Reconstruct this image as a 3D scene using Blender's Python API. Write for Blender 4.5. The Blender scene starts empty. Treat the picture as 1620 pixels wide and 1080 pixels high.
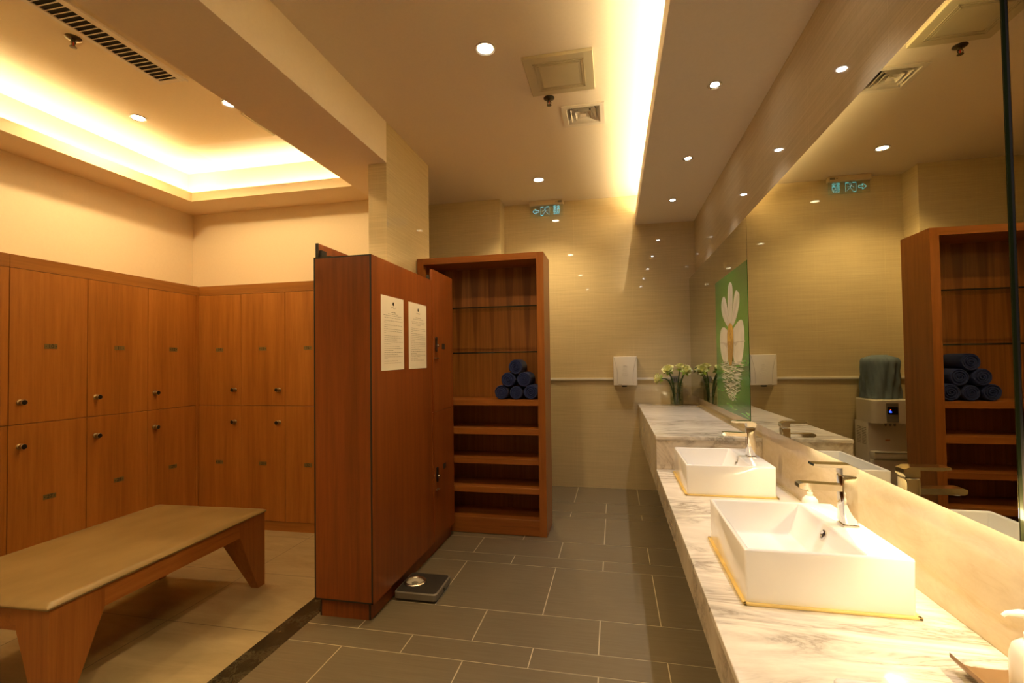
import bpy, bmesh, math, random
from mathutils import Vector, Matrix
random.seed(7)
PI = math.pi
scene = bpy.context.scene
COL = scene.collection

# ------------------------------------------------------------------ materials
def srgb(r, g, b):
    f = lambda c: (c / 255 / 12.92) if c / 255 <= 0.04045 else ((c / 255 + 0.055) / 1.055) ** 2.4
    return (f(r), f(g), f(b), 1)

class NT:
    def __init__(s, name):
        s.m = bpy.data.materials.new(name); s.m.use_nodes = True
        s.t = s.m.node_tree; s.n = s.t.nodes
        s.b = s.n['Principled BSDF']; s.out = s.n['Material Output']
    def new(s, typ, **kw):
        n = s.n.new(typ)
        for k, v in kw.items():
            if k.startswith('i_'):
                key = k[2:]; n.inputs[int(key) if key.isdigit() else key.replace('_', ' ')].default_value = v
            else: setattr(n, k, v)
        return n
    def link(s, a, b): s.t.links.new(a, b)
    def set(s, **kw):
        for k, v in kw.items(): s.b.inputs[k.replace('_', ' ')].default_value = v
    def pos(s, scale=(1, 1, 1), rot=(0, 0, 0)):
        g = s.new('ShaderNodeNewGeometry'); m = s.new('ShaderNodeMapping')
        m.inputs['Scale'].default_value = scale; m.inputs['Rotation'].default_value = rot
        s.link(g.outputs['Position'], m.inputs['Vector']); return m.outputs[0]
    def noise(s, vec, scale=1, detail=3, rough=.55, dist=0):
        n = s.new('ShaderNodeTexNoise'); n.inputs['Scale'].default_value = scale
        n.inputs['Detail'].default_value = detail; n.inputs['Roughness'].default_value = rough
        n.inputs['Distortion'].default_value = dist
        s.link(vec, n.inputs['Vector']); return n.outputs['Fac']
    def ramp(s, fac, stops, interp='LINEAR'):
        r = s.new('ShaderNodeValToRGB'); cr = r.color_ramp; cr.interpolation = interp
        while len(cr.elements) < len(stops): cr.elements.new(.5)
        for e, (p, c) in zip(cr.elements, stops): e.position = p; e.color = c
        s.link(fac, r.inputs[0]); return r.outputs[0]
    def math(s, op, a, b=None):
        n = s.new('ShaderNodeMath', operation=op)
        for i, v in enumerate((a, b)):
            if v is None: continue
            if isinstance(v, (int, float)): n.inputs[i].default_value = v
            else: s.link(v, n.inputs[i])
        return n.outputs[0]
    def mix(s, fac, a, b, mode='MIX'):
        n = s.new('ShaderNodeMix', data_type='RGBA', blend_type=mode)
        for i, v in ((0, fac), (6, a), (7, b)):
            if isinstance(v, (int, float, tuple)): n.inputs[i].default_value = v
            else: s.link(v, n.inputs[i])
        return n.outputs[2]
    def color(s, sock): s.link(sock, s.b.inputs['Base Color'])
    def bump(s, h, strength=.1, dist=.01):
        b = s.new('ShaderNodeBump'); b.inputs['Strength'].default_value = strength; b.inputs['Distance'].default_value = dist
        s.link(h, b.inputs['Height']); s.link(b.outputs[0], s.b.inputs['Normal'])

def plain(name, col, rough=.5, metal=0, spec=.5, var=.06, **kw):
    k = NT(name); k.set(Roughness=rough, Metallic=metal); k.b.inputs['Specular IOR Level'].default_value = spec
    if var:
        f = k.noise(k.pos((9, 9, 9)), 1, 3)
        d = tuple(c * (1 - var) for c in col[:3]) + (1,); l = tuple(min(1, c * (1 + var)) for c in col[:3]) + (1,)
        k.color(k.ramp(f, [(.3, d), (.7, l)]))
    else: k.set(Base_Color=col)
    for a, b in kw.items(): k.b.inputs[a.replace('_', ' ')].default_value = b
    return k.m

def emit(name, col, strength):
    k = NT(name); k.set(Base_Color=(0, 0, 0, 1), Emission_Color=col, Emission_Strength=strength, Roughness=1)
    k.b.inputs['Specular IOR Level'].default_value = 0
    return k.m

def wood(name, dark, mid, light, rough=.35, scale=1.0, axis='z'):
    k = NT(name)
    sc = {'z': (26, 26, 1.1), 'y': (26, 1.1, 26), 'x': (1.1, 26, 26)}[axis]
    v = k.pos(tuple(c * scale for c in sc))
    big = k.noise(k.pos(tuple(c * scale * .23 for c in sc)), 1, 2, .5, .8)
    fine = k.noise(v, 1.6, 5, .65, .4)
    streak = k.noise(k.pos(tuple(c * scale * s2 for c, s2 in zip(sc, (7, 7, 7)))), 1, 2)
    a = k.math('ADD', k.math('MULTIPLY', big, .5), k.math('MULTIPLY', fine, .5))
    a = k.math('ADD', k.math('MULTIPLY', a, .86), k.math('MULTIPLY', streak, .14))
    k.color(k.ramp(a, [(.33, dark), (.5, mid), (.68, light)]))
    k.set(Roughness=rough); k.b.inputs['Specular IOR Level'].default_value = .35
    return k.m

def linen_tile(name, ax, phase, base=(.60, .505, .315), zphase=2.19, rough=.03, jlines=True):
    """glazed large-format tile with a woven horizontal streak"""
    k = NT(name)
    st = k.noise(k.pos((3, 3, 170)), 1, 3, .6); st2 = k.noise(k.pos((120, 120, 5)), 1, 2, .5)
    f = k.math('ADD', k.math('MULTIPLY', st, .8), k.math('MULTIPLY', st2, .2))
    d = tuple(c * .88 for c in base) + (1,); l = tuple(c * 1.10 for c in base) + (1,)
    c = k.ramp(f, [(.3, d), (.7, l)])
    if jlines:
        g = k.new('ShaderNodeNewGeometry'); sx = k.new('ShaderNodeSeparateXYZ'); k.link(g.outputs['Position'], sx.inputs[0])
        def line(sock, ph, pitch, w):
            u = k.math('FRACT', k.math('DIVIDE', k.math('SUBTRACT', sock, ph - 50 * pitch), pitch))
            return k.math('LESS_THAN', u, w / pitch)
        m = k.math('MAXIMUM', line(sx.outputs[ax], phase, .605, .003), line(sx.outputs[2], zphase, 1.22, .003))
        c = k.mix(k.math('MULTIPLY', m, .35), c, tuple(x * 1.25 for x in base) + (1,))
    k.color(c); k.set(Roughness=rough); k.b.inputs['Specular IOR Level'].default_value = .5
    return k.m

def thin_glass(name, tint, refl):
    k = NT(name); tr = k.new('ShaderNodeBsdfTransparent'); tr.inputs[0].default_value = tint
    gl = k.new('ShaderNodeBsdfGlossy'); gl.inputs['Roughness'].default_value = .02
    lw = k.new('ShaderNodeLayerWeight'); lw.inputs[0].default_value = .5
    fr = k.math('ADD', k.math('MULTIPLY', k.math('POWER', lw.outputs['Facing'], 4.5), .8), .03 * refl)
    mx = k.new('ShaderNodeMixShader'); k.link(fr, mx.inputs[0]); k.link(tr.outputs[0], mx.inputs[1]); k.link(gl.outputs[0], mx.inputs[2])
    k.link(mx.outputs[0], k.out.inputs['Surface']); return k.m

def paint(name, col, rough=.7):
    k = NT(name)
    f = k.noise(k.pos((60, 60, 60)), 1, 2)
    k.color(k.ramp(f, [(.3, tuple(c * .97 for c in col) + (1,)), (.7, tuple(col) + (1,))]))
    k.set(Roughness=rough); k.b.inputs['Specular IOR Level'].default_value = .25
    k.bump(f, .03, .002)
    return k.m

def marble(name, base, vein, rot, sc=(1, 1, 1), rough=.12, amount=1.0):
    k = NT(name)
    v = k.pos(sc, rot)
    w = k.noise(v, 2.2, 6, .62, 1.6)
    r1 = k.math('ABSOLUTE', k.math('SUBTRACT', w, .5))
    veins = k.ramp(r1, [(0, (1, 1, 1, 1)), (.02, (.6, .6, .6, 1)), (.12, (0, 0, 0, 1))])
    msk = k.ramp(k.noise(k.pos(tuple(c * .5 for c in sc), rot), 1.7, 2), [(.40, (0, 0, 0, 1)), (.60, (1, 1, 1, 1))])
    fine = k.noise(k.pos(tuple(c * 1.4 for c in sc), rot), 6, 5, .7, .6)
    cloud = k.ramp(fine, [(.35, (.90, .88, .86, 1)), (.65, (1, 1, 1, 1))])
    fac = k.math('MULTIPLY', k.math('MULTIPLY', veins, msk), .85 * amount)
    c = k.mix(fac, base, vein)
    c = k.mix(1.0, c, cloud, 'MULTIPLY')
    k.color(c); k.set(Roughness=rough)
    return k.m

M = {}
M['grout'] = plain('grout', (.52, .44, .30, 1), .9)
def floor_mat():
    k = NT('grey_floor_tile')
    f = k.noise(k.pos((4, 90, 1)), 1, 4, .6); g = k.noise(k.pos((1.3, 1.3, 1)), 1, 2)
    a = k.math('ADD', k.math('MULTIPLY', f, .7), k.math('MULTIPLY', g, .3))
    k.color(k.ramp(a, [(.3, (.146, .119, .077, 1)), (.7, (.190, .157, .105, 1))]))
    k.set(Roughness=.22); k.b.inputs['Specular IOR Level'].default_value = .4
    return k.m
M['floor'] = floor_mat()
def beige_mat():
    k = NT('beige_floor_tile')
    f = k.noise(k.pos((2, 7, 1), (0, 0, .5)), 1.3, 5, .65, .8)
    k.color(k.ramp(f, [(.3, (.34, .265, .145, 1)), (.7, (.44, .35, .20, 1))]))
    k.set(Roughness=.25); k.b.inputs['Specular IOR Level'].default_value = .4
    return k.m
M['beige'] = beige_mat()
M['beige_joint'] = plain('beige_joint', (.17, .125, .07, 1), .9)
M['stone'] = marble('dark_stone', (.030, .024, .014, 1), (.11, .09, .05, 1), (0, 0, .7), (11, 11, 11), .18)
M['tile_x'] = linen_tile('linen_tile_across', 0, .2)
M['tile_y'] = linen_tile('linen_tile_along', 1, 2.235, zphase=-5)
M['wallpaper'] = paint('cream_wall', (.80, .70, .52))
M['ceiling'] = paint('ceiling_paint', (.80, .71, .58))
M['tray'] = paint('tray_paint', (.78, .68, .50))
M['white'] = plain('white_plastic', (.74, .71, .65, 1), .35, var=.02)
M['offwhite'] = plain('cream_panel', (.52, .46, .31, 1), .5, var=.02)
M['grille_white'] = plain('grille_white', (.70, .64, .55, 1), .45, var=.02)
M['dark_void'] = plain('dark_void', (.02, .015, .01, 1), .9, var=0)  # near-black colour stands in for the shade inside openings
M['locker'] = wood('locker_beech', srgb(140, 86, 32), srgb(164, 104, 42), srgb(182, 120, 54), .38)
M['locker_rail'] = wood('locker_rail_beech', srgb(134, 84, 32), srgb(154, 100, 42), srgb(172, 114, 52), .38, axis='y')
M['locker_rail_x'] = wood('locker_rail_beech_across', srgb(134, 84, 32), srgb(154, 100, 42), srgb(172, 114, 52), .38, axis='x')
M['island'] = wood('island_cherry', srgb(108, 56, 22), srgb(132, 70, 29), srgb(150, 84, 37), .33)
M['shelfwood'] = wood('cabinet_cherry', srgb(126, 72, 30), srgb(152, 92, 42), srgb(172, 108, 52), .33)
M['shelfwood_x'] = wood('cabinet_cherry_across', srgb(126, 72, 30), srgb(152, 92, 42), srgb(172, 108, 52), .33, axis='x')
def veneer():
    k = NT('cabinet_back_veneer')
    g = k.new('ShaderNodeNewGeometry'); s = k.new('ShaderNodeSeparateXYZ'); k.link(g.outputs['Position'], s.inputs[0])
    u = k.math('FRACT', k.math('DIVIDE', k.math('ADD', s.outputs[0], 10.06), .152))
    tri = k.math('ABSOLUTE', k.math('SUBTRACT', u, .5))          # 0 mid .. .5 edge
    n = k.noise(k.pos((5, 5, .8)), 1, 4)
    # flame figure: V-shaped dark wedge widening towards the top of each leaf
    wz = k.math('MULTIPLY', k.math('SUBTRACT', s.outputs[2], 1.35), .32)
    edge = k.math('SUBTRACT', k.math('ADD', wz, k.math('MULTIPLY', n, .12)), tri)
    wedge = k.ramp(edge, [(.0, (0, 0, 0, 1)), (.09, (1, 1, 1, 1))])
    fine = k.noise(k.pos((60, 60, 1.6)), 1, 4, .6)
    c = k.ramp(fine, [(.3, srgb(126, 76, 32)), (.7, srgb(158, 100, 46))])
    k.color(k.mix(k.math('MULTIPLY', wedge, .55), c, srgb(88, 38, 14)))
    k.set(Roughness=.4)
    return k.m
M['veneer'] = veneer()
M['edge_black'] = plain('black_edge_band', (.018, .016, .012, 1), .5, var=0)
M['bench_wood'] = wood('bench_wood', srgb(122, 70, 28), srgb(148, 90, 40), srgb(166, 106, 50), .35, axis='y')
M['bench_leg'] = wood('bench_leg_wood', srgb(122, 70, 28), srgb(148, 90, 40), srgb(166, 106, 50), .35)
def leather_mat():
    k = NT('tan_leather')
    a = k.noise(k.pos((160, 160, 160)), 1, 3); b = k.noise(k.pos((7, 4, 5)), 1, 4)
    k.color(k.ramp(b, [(.3, (.205, .136, .050, 1)), (.7, (.275, .187, .075, 1))]))
    k.set(Roughness=.36); k.bump(a, .12, .002); k.b.inputs['Specular IOR Level'].default_value = .5
    return k.m
M['leather'] = leather_mat()
M['counter'] = marble('white_marble', (.80, .75, .66, 1), (.13, .10, .065, 1), (0, 0, .2), (.9, 3.4, 2), .09, .85)
M['counter_face'] = marble('marble_fascia', (.60, .53, .42, 1), (.22, .16, .10, 1), (.5, 0, .2), (2, 2.2, 1.6), .16)
M['splash'] = marble('cream_splash', (.68, .58, .42, 1), (.55, .42, .26, 1), (0, 0, .1), (1, 1.2, 2.4), .07, .5)
M['ceramic'] = plain('white_ceramic', (.86, .85, .84, 1), .06, spec=.6, var=0)
M['sealant'] = plain('aged_silicone', (.72, .54, .20, 1), .45, var=.15)
M['chrome'] = plain('chrome', (.80, .79, .77, 1), .07, 1, var=0)
M['steel'] = plain('brushed_steel', (.62, .58, .50, 1), .28, 1, var=.05)
M['brass'] = plain('aged_brass', (.42, .34, .20, 1), .30, 1, var=.1)
M['knob_black'] = plain('knob_black', (.012, .010, .008, 1), .35, var=0)
M['plate'] = plain('number_plate_brass', (.20, .145, .05, 1), .5, .3, var=.1)
M['ink'] = plain('dark_ink', (.03, .022, .015, 1), .8, var=0)
M['paper'] = plain('paper', (.80, .74, .66, 1), .85, var=.02)
M['grey_ink'] = plain('printed_text', (.20, .17, .14, 1), .9, var=0)
def mirror_mat():
    k = NT('mirror_glass'); k.set(Base_Color=(.68, .66, .50, 1), Metallic=1, Roughness=.004); return k.m
M['mirror'] = mirror_mat()
M['mirror_edge'] = plain('mirror_edge', (.03, .04, .015, 1), .12, .3, var=0)
M['backing'] = plain('mirror_backing', (.05, .04, .03, 1), .8, var=0)
def glass_mat(name, col=(1, 1, 1, 1), rough=0):
    k = NT(name); k.set(Base_Color=col, Roughness=rough, IOR=1.45); k.b.inputs['Transmission Weight'].default_value = 1; return k.m
M['glass'] = glass_mat('clear_glass', (.96, .98, .96, 1))
M['thin_glass'] = thin_glass('clear_thin_glass', (.94, .96, .92, 1), 1.4)
M['water'] = thin_glass('vase_water', (.86, .90, .78, 1), 1.2)
M['shelf_glass'] = plain('dark_glass_shelf', (.012, .016, .012, 1), .08, var=0)
M['sign_glass'] = thin_glass('sign_acrylic', (.93, .97, .95, 1), 1.35)
M['sign_cyan'] = emit('lit_cyan_engraving', (.22, .80, .85, 1), .62)
def towel_mat():
    k = NT('navy_terry')
    a = k.noise(k.pos((230, 230, 230)), 1, 3)
    k.color(k.ramp(a, [(.3, (.008, .018, .095, 1)), (.7, (.018, .036, .19, 1))]))
    k.set(Roughness=.95); k.bump(a, .6, .004); k.b.inputs['Sheen Weight'].default_value = .08
    return k.m
M['towel'] = towel_mat()
M['scale_mat'] = plain('scale_mat', (.020, .015, .012, 1), .75, var=.1)
M['scale_grey'] = plain('scale_grey', (.20, .18, .15, 1), .45, .2, var=.05)
M['dial_face'] = plain('dial_face', (.50, .46, .40, 1), .5, var=.02)
M['stem'] = plain('rose_stem', (.055, .11, .022, 1), .5, var=.2)
M['leaf'] = plain('rose_leaf', (.085, .20, .03, 1), .45, var=.2)
M['petal'] = plain('rose_petal', (.80, .80, .40, 1), .55, var=.06)
M['sepal'] = plain('rose_sepal', (.30, .46, .07, 1), .5, var=.15)
M['print_green'] = None
def print_green():
    k = NT('print_green')
    g = k.new('ShaderNodeNewGeometry'); s = k.new('ShaderNodeSeparateXYZ'); k.link(g.outputs['Position'], s.inputs[0])
    n = k.noise(k.pos((1, 2.2, 2.2)), 1, 3)
    dz = k.math('MULTIPLY', k.math('ABSOLUTE', k.math('SUBTRACT', s.outputs[2], 1.52)), 1.15)
    dy = k.math('MULTIPLY', k.math('ABSOLUTE', k.math('SUBTRACT', s.outputs[1], 3.42)), .9)
    a = k.math('ADD', k.math('ADD', dz, dy), k.math('MULTIPLY', n, .35))
    k.color(k.ramp(a, [(.12, (.22, .42, .045, 1)), (.45, (.085, .27, .03, 1)), (.85, (.03, .15, .025, 1))]))
    k.set(Roughness=.12); return k.m
M['print_green'] = print_green()
M['print_petal'] = plain('print_petal', (.62, .60, .50, 1), .12, var=.10)
M['print_petal_shade'] = plain('print_petal_line', (.46, .44, .36, 1), .12, var=.1)
M['print_gold'] = plain('print_gold', (.50, .30, .04, 1), .12, var=.35)
M['print_amber'] = plain('print_amber', (.36, .20, .03, 1), .12, var=.2)
M['print_ripple'] = plain('print_ripple', (.40, .40, .33, 1), .12, var=.15)
M['print_dark'] = plain('print_dark_green', (.022, .10, .022, 1), .12, var=.3)
M['print_lite'] = plain('print_light_green', (.11, .30, .06, 1), .12, var=.3)
M['cover'] = None
def cover_mat():
    k = NT('grey_blue_cloth')
    a = k.noise(k.pos((300, 300, 300)), 1, 2); b = k.noise(k.pos((9, 9, 3)), 1, 3)
    k.color(k.ramp(b, [(.3, (.13, .185, .235, 1)), (.7, (.185, .25, .31, 1))]))
    k.set(Roughness=.9); k.bump(a, .2, .001); return k.m
M['cover'] = cover_mat()
M['display'] = plain('black_display', (.008, .008, .012, 1), .1, var=0)
M['blue_led'] = emit('blue_indicator', (.02, .06, 1, 1), 4)
M['red_led'] = emit('red_indicator', (1, .12, .03, 1), 2.5)
M['panel_grey'] = plain('panel_grey', (.22, .20, .17, 1), .4, var=.05)
M['tray_bronze'] = plain('bronze_tray', (.22, .12, .045, 1), .35, .25, var=.15)
M['bottle'] = plain('cream_bottle', (.80, .77, .70, 1), .25, var=.02)
WARM = (1.0, .70, .33, 1); HALO = (1.0, .94, .95, 1); COVE = (1.0, .78, .42, 1)
M['lamp_warm'] = emit('lit_lamp_warm', (1, .86, .62, 1), 30)
M['lamp_halo'] = emit('lit_lamp_halogen', (1, .95, .90, 1), 40)
M['led_cove'] = emit('lit_cove_strip', COVE, 17)
M['led_tray'] = emit('lit_tray_strip', COVE, 33)
M['led_mirror'] = emit('lit_mirror_strip', (1, .80, .46, 1), 31)
M['trim_ring'] = plain('lamp_ring', (.50, .44, .36, 1), .3, .5, var=0)
M['bronze'] = plain('sprinkler_bronze', (.10, .08, .045, 1), .3, .8, var=.1)
M['red_bulb'] = plain('sprinkler_bulb', (.6, .04, .02, 1), .2, var=0)
M['sign_case'] = plain('sign_case', (.66, .56, .40, 1), .4, .2, var=.03)

# ------------------------------------------------------------------ mesh builder
class MB:
    def __init__(s): s.bm = bmesh.new()
    def _tag(s, faces, mi):
        for f in faces: f.material_index = mi
    def box(s, x0, x1, y0, y1, z0, z1, bev=0, seg=2, mi=0):
        r = bmesh.ops.create_cube(s.bm, size=1)
        vs = r['verts']
        for v in vs:
            v.co = Vector(((x0 + x1) / 2 + v.co.x * (x1 - x0), (y0 + y1) / 2 + v.co.y * (y1 - y0), (z0 + z1) / 2 + v.co.z * (z1 - z0)))
        fs = list({f for v in vs for f in v.link_faces}); s._tag(fs, mi)
        if bev:
            es = list({e for v in vs for e in v.link_edges})
            rr = bmesh.ops.bevel(s.bm, geom=es, offset=bev, segments=seg, profile=.5, affect='EDGES', material=mi)
        return s
    def ngon(s, pts, mi=0):
        f = s.bm.faces.new([s.bm.verts.new(p) for p in pts]); f.material_index = mi; return s
    def prism(s, pts, vec, mi=0):
        vec = Vector(vec); a = [s.bm.verts.new(p) for p in pts]; b = [s.bm.verts.new(Vector(p) + vec) for p in pts]
        n = len(a); fs = [s.bm.faces.new(a[::-1]), s.bm.faces.new(b)]
        for i in range(n): fs.append(s.bm.faces.new([a[i], a[(i + 1) % n], b[(i + 1) % n], b[i]]))
        s._tag(fs, mi); return s
    def hexa(s, bot, top, mi=0):
        a = [s.bm.verts.new(p) for p in bot]; b = [s.bm.verts.new(p) for p in top]
        fs = [s.bm.faces.new(a[::-1]), s.bm.faces.new(b)]
        n = len(a)
        for i in range(n): fs.append(s.bm.faces.new([a[i], a[(i + 1) % n], b[(i + 1) % n], b[i]]))
        s._tag(fs, mi); return s
    def tube(s, pts, r, n=12, mi=0, cap=True):
        pts = [Vector(p) for p in pts]; rs = r if isinstance(r, (list, tuple)) else [r] * len(pts)
        rings = []; up = None
        for i, p in enumerate(pts):
            t = (pts[min(i + 1, len(pts) - 1)] - pts[max(i - 1, 0)]).normalized()
            if up is None or abs(up.dot(t)) > .95: up = Vector((0, 0, 1)) if abs(t.z) < .9 else Vector((1, 0, 0))
            a = t.cross(up).normalized(); b = a.cross(t).normalized(); up = b
            rings.append([s.bm.verts.new(p + (a * math.cos(2 * PI * k / n) + b * math.sin(2 * PI * k / n)) * rs[i]) for k in range(n)])
        fs = []
        for A, B in zip(rings, rings[1:]):
            for k in range(n): fs.append(s.bm.faces.new([A[k], A[(k + 1) % n], B[(k + 1) % n], B[k]]))
        if cap:
            fs.append(s.bm.faces.new(rings[0][::-1])); fs.append(s.bm.faces.new(rings[-1]))
        s._tag(fs, mi); return s
    def lathe(s, c, prof, n=24, mi=0, axis='z', sx=1, sy=1, capb=True, capt=True):
        """prof: (radius, height) pairs about c; axis gives the pole's direction"""
        c = Vector(c)
        A = {'z': ((1, 0, 0), (0, 1, 0), (0, 0, 1)), 'x': ((0, 1, 0), (0, 0, 1), (1, 0, 0)), 'y': ((0, 0, 1), (1, 0, 0), (0, 1, 0)),
             '-y': ((1, 0, 0), (0, 0, 1), (0, -1, 0)), '-z': ((0, 1, 0), (1, 0, 0), (0, 0, -1)), '-x': ((0, 0, 1), (0, 1, 0), (-1, 0, 0))}[axis]
        U, V, W = map(Vector, A); rings = []
        for r, h in prof:
            rings.append([s.bm.verts.new(c + W * h + U * (r * sx * math.cos(2 * PI * k / n)) + V * (r * sy * math.sin(2 * PI * k / n))) for k in range(n)])
        fs = []
        for P, Q in zip(rings, rings[1:]):
            for k in range(n): fs.append(s.bm.faces.new([P[k], P[(k + 1) % n], Q[(k + 1) % n], Q[k]]))
        if capb: fs.append(s.bm.faces.new(rings[0][::-1]))
        if capt: fs.append(s.bm.faces.new(rings[-1]))
        s._tag(fs, mi); return s
    def grid(s, rows, mi=0, closed=False):
        R = [[s.bm.verts.new(p) for p in row] for row in rows]; fs = []
        for A, B in zip(R, R[1:]):
            m = len(A)
            for k in range(m if closed else m - 1): fs.append(s.bm.faces.new([A[k], A[(k + 1) % m], B[(k + 1) % m], B[k]]))
        s._tag(fs, mi); return s
    def build(s, name, mats, parent=None, smooth=None, fix=True):
        if fix: bmesh.ops.recalc_face_normals(s.bm, faces=s.bm.faces)
        org = Vector((0, 0, 0)); p = parent
        while p is not None: org += p.location; p = p.parent
        if parent is None and len(s.bm.verts):
            xs = [v.co for v in s.bm.verts]
            org = Vector(((min(v.x for v in xs) + max(v.x for v in xs)) / 2, (min(v.y for v in xs) + max(v.y for v in xs)) / 2, min(v.z for v in xs)))
        for v in s.bm.verts: v.co -= org
        me = bpy.data.meshes.new(name); s.bm.to_mesh(me); s.bm.free()
        for m in (mats if isinstance(mats, (list, tuple)) else [mats]): me.materials.append(m)
        if smooth:
            me.shade_smooth(); me.set_sharp_from_angle(angle=math.radians(smooth))
        o = bpy.data.objects.new(name, me); COL.objects.link(o)
        if parent is not None: o.parent = parent
        else: o.location = org
        return o

def tag(o, label=None, cat=None, group=None, kind=None):
    for k, v in (('label', label), ('category', cat), ('group', group), ('kind', kind)):
        if v: o[k] = v
    return o
def thing(name, label, cat, loc, group=None):
    o = bpy.data.objects.new(name, None); o.empty_display_size = .05; COL.objects.link(o); o.location = loc
    return tag(o, label, cat, group)
def struct(name, mb, mats, label=None, cat=None, smooth=None):
    return tag(mb.build(name, mats, None, smooth), label, cat, None, 'structure')

def text_faces(mb, txt, size, place, mi=0, squeeze=1.0, thick=0):
    """letters as flat faces; place(u, v) gives the 3-D point of a text-plane point, u centred"""
    cu = bpy.data.curves.new('lettering', 'FONT'); cu.body = txt; cu.size = size; cu.align_x = 'CENTER'; cu.align_y = 'CENTER'
    ob = bpy.data.objects.new('lettering', cu); COL.objects.link(ob)
    dg = bpy.context.evaluated_depsgraph_get(); me = ob.evaluated_get(dg).to_mesh()
    vs = [mb.bm.verts.new(place(v.co.x * squeeze, v.co.y)) for v in me.vertices]
    for p in me.polygons:
        try: mb.bm.faces.new([vs[i] for i in p.vertices]).material_index = mi
        except ValueError: pass
    bpy.data.objects.remove(ob); bpy.data.curves.remove(cu)

# ------------------------------------------------------------------ key dimensions (metres)
XR, XM, XF = .8311, .7684, .2366            # right wall, mirror face, counter front
YB, YB2, YN = 5.162, 4.922, 3.0024          # back wall, set-forward back wall, near end of raised counter
ZC, ZS = 3.0843, 2.7736                     # ceilings
ZLC, ZRC, ZCB = .692, .8896, .5545          # counters and their underside
XL, XLK, YL, YLK = -3.9268, -3.4644, 3.8177, 3.4243
XC, XC0, YC, YC2 = -1.5742, -1.7155, 3.1346, 3.9343
XT, ZBM = -2.0475, 2.7872
YREAR = -4.2

# ------------------------------------------------------------------ setting
def tiles(mb, x0, x1, y0, y1, rows, joint, pitch, gap=.005):
    """tile faces in rows; rows = list of (ya, yb, phase)"""
    for ya, yb, ph in rows:
        if yb <= y0 or ya >= y1: continue
        k = math.floor((x0 - ph) / pitch)
        while ph + k * pitch < x1:
            a, b = max(x0, ph + k * pitch + gap / 2), min(x1, ph + (k + 1) * pitch - gap / 2)
            if 0 < x1 - b < .06: b = x1
            if x1 - a < .06: break
            c, d = max(y0, ya + gap / 2), min(y1, yb - gap / 2)
            if b - a > .004 and d - c > .004: mb.ngon([(a, c, 0), (b, c, 0), (b, d, 0), (a, d, 0)])
            k += 1
rows = []; y = 2.094; i = 0
H3 = [.153, .296, .594]
ys = [2.094]
while ys[-1] < 5.4: ys.append(ys[-1] + [.153, .296, .594, .149, .293, .591, .143, .290, .594, .15, .295][len(ys) - 1])
par = 0
for a, b in zip(ys, ys[1:]):
    rows.append((a, b, -.396 if par % 2 == 0 else -.094)); par += 1
y = 2.094; par = 1; j = 2
while y > YREAR:
    h = H3[j % 3]; rows.append((y - h, y, -.396 if par % 2 == 0 else -.090)); y -= h; j -= 1; par += 1
mb = MB()
tiles(mb, -1.59, .90, YREAR, 5.25, rows, 0, .605)
tiles(mb, -3.2, -1.5905, 3.93, 5.25, rows, 0, .605)
mb.ngon([(-1.59, YREAR, -.0012), (.90, YREAR, -.0012), (.90, 5.25, -.0012), (-1.59, 5.25, -.0012)], 1)
mb.ngon([(-3.2, 3.93, -.0012), (-1.5905, 3.93, -.0012), (-1.5905, 5.25, -.0012), (-3.2, 5.25, -.0012)], 1)
struct('floor', mb, [M['floor'], M['grout']], 'grey brown stone floor tiles in mixed course widths with pale joints', 'floor')
mb = MB()
rws = [(2.13 + (k - 12) * .593, 2.13 + (k - 11) * .593, -2.345) for k in range(0, 17)]
tiles(mb, XL, -1.72, YREAR, YL, rws, 0, .6, .005)
mb.ngon([(XL, YREAR, -.0012), (-1.72, YREAR, -.0012), (-1.72, YL, -.0012), (XL, YL, -.0012)], 1)
struct('floor', mb, [M['beige'], M['beige_joint']], 'large beige floor tiles under the bench in the locker area', 'floor')
mb = MB(); mb.box(-1.72, -1.59, YREAR, 3.1346, -.01, .0006)
struct('trim_1', mb, M['stone'], 'dark brown stone threshold strip between beige and grey floors', 'floor strip')

mb = MB(); mb.box(-1.168, XR + .12, YB, YB + .12, -.05, ZC + .1)
struct('wall_back', mb, M['tile_x'])
mb = MB(); mb.box(-3.2, -1.168, YB2, YB + .12, -.05, ZC + .1)
struct('wall_back_jog', mb, M['tile_x'])
mb = MB(); mb.box(XR, XR + .12, YREAR, YB, ZLC - .2, ZC + .1)
mb.box(XR, XR + .12, YREAR, YB, -.05, ZLC - .2)
struct('wall_right', mb, M['tile_y'])
mb = MB(); mb.box(XC0, XC, YC, YC2, -.05, ZC)
struct('wall_divider', mb, [linen_tile('linen_tile_pier', 1, 3.42, (.60, .505, .315), 2.19)])
mb = MB(); mb.box(XL - .12, XC0, YL, YC2, -.05, ZC)
struct('wall_locker_back', mb, M['wallpaper'])
mb = MB(); mb.box(XL - .12, XL, YREAR, YL, -.05, ZC)
struct('wall_left', mb, M['wallpaper'])
mb = MB(); mb.box(XL - .12, XR + .12, YREAR - .12, YREAR, -.05, ZC + .1)
struct('wall_rear', mb, M['wallpaper'])
mb = MB(); mb.box(-3.3, -3.2, YC2, YB2 + .1, -.05, ZC + .1)
struct('wall_passage', mb, M['tile_y'])

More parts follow.
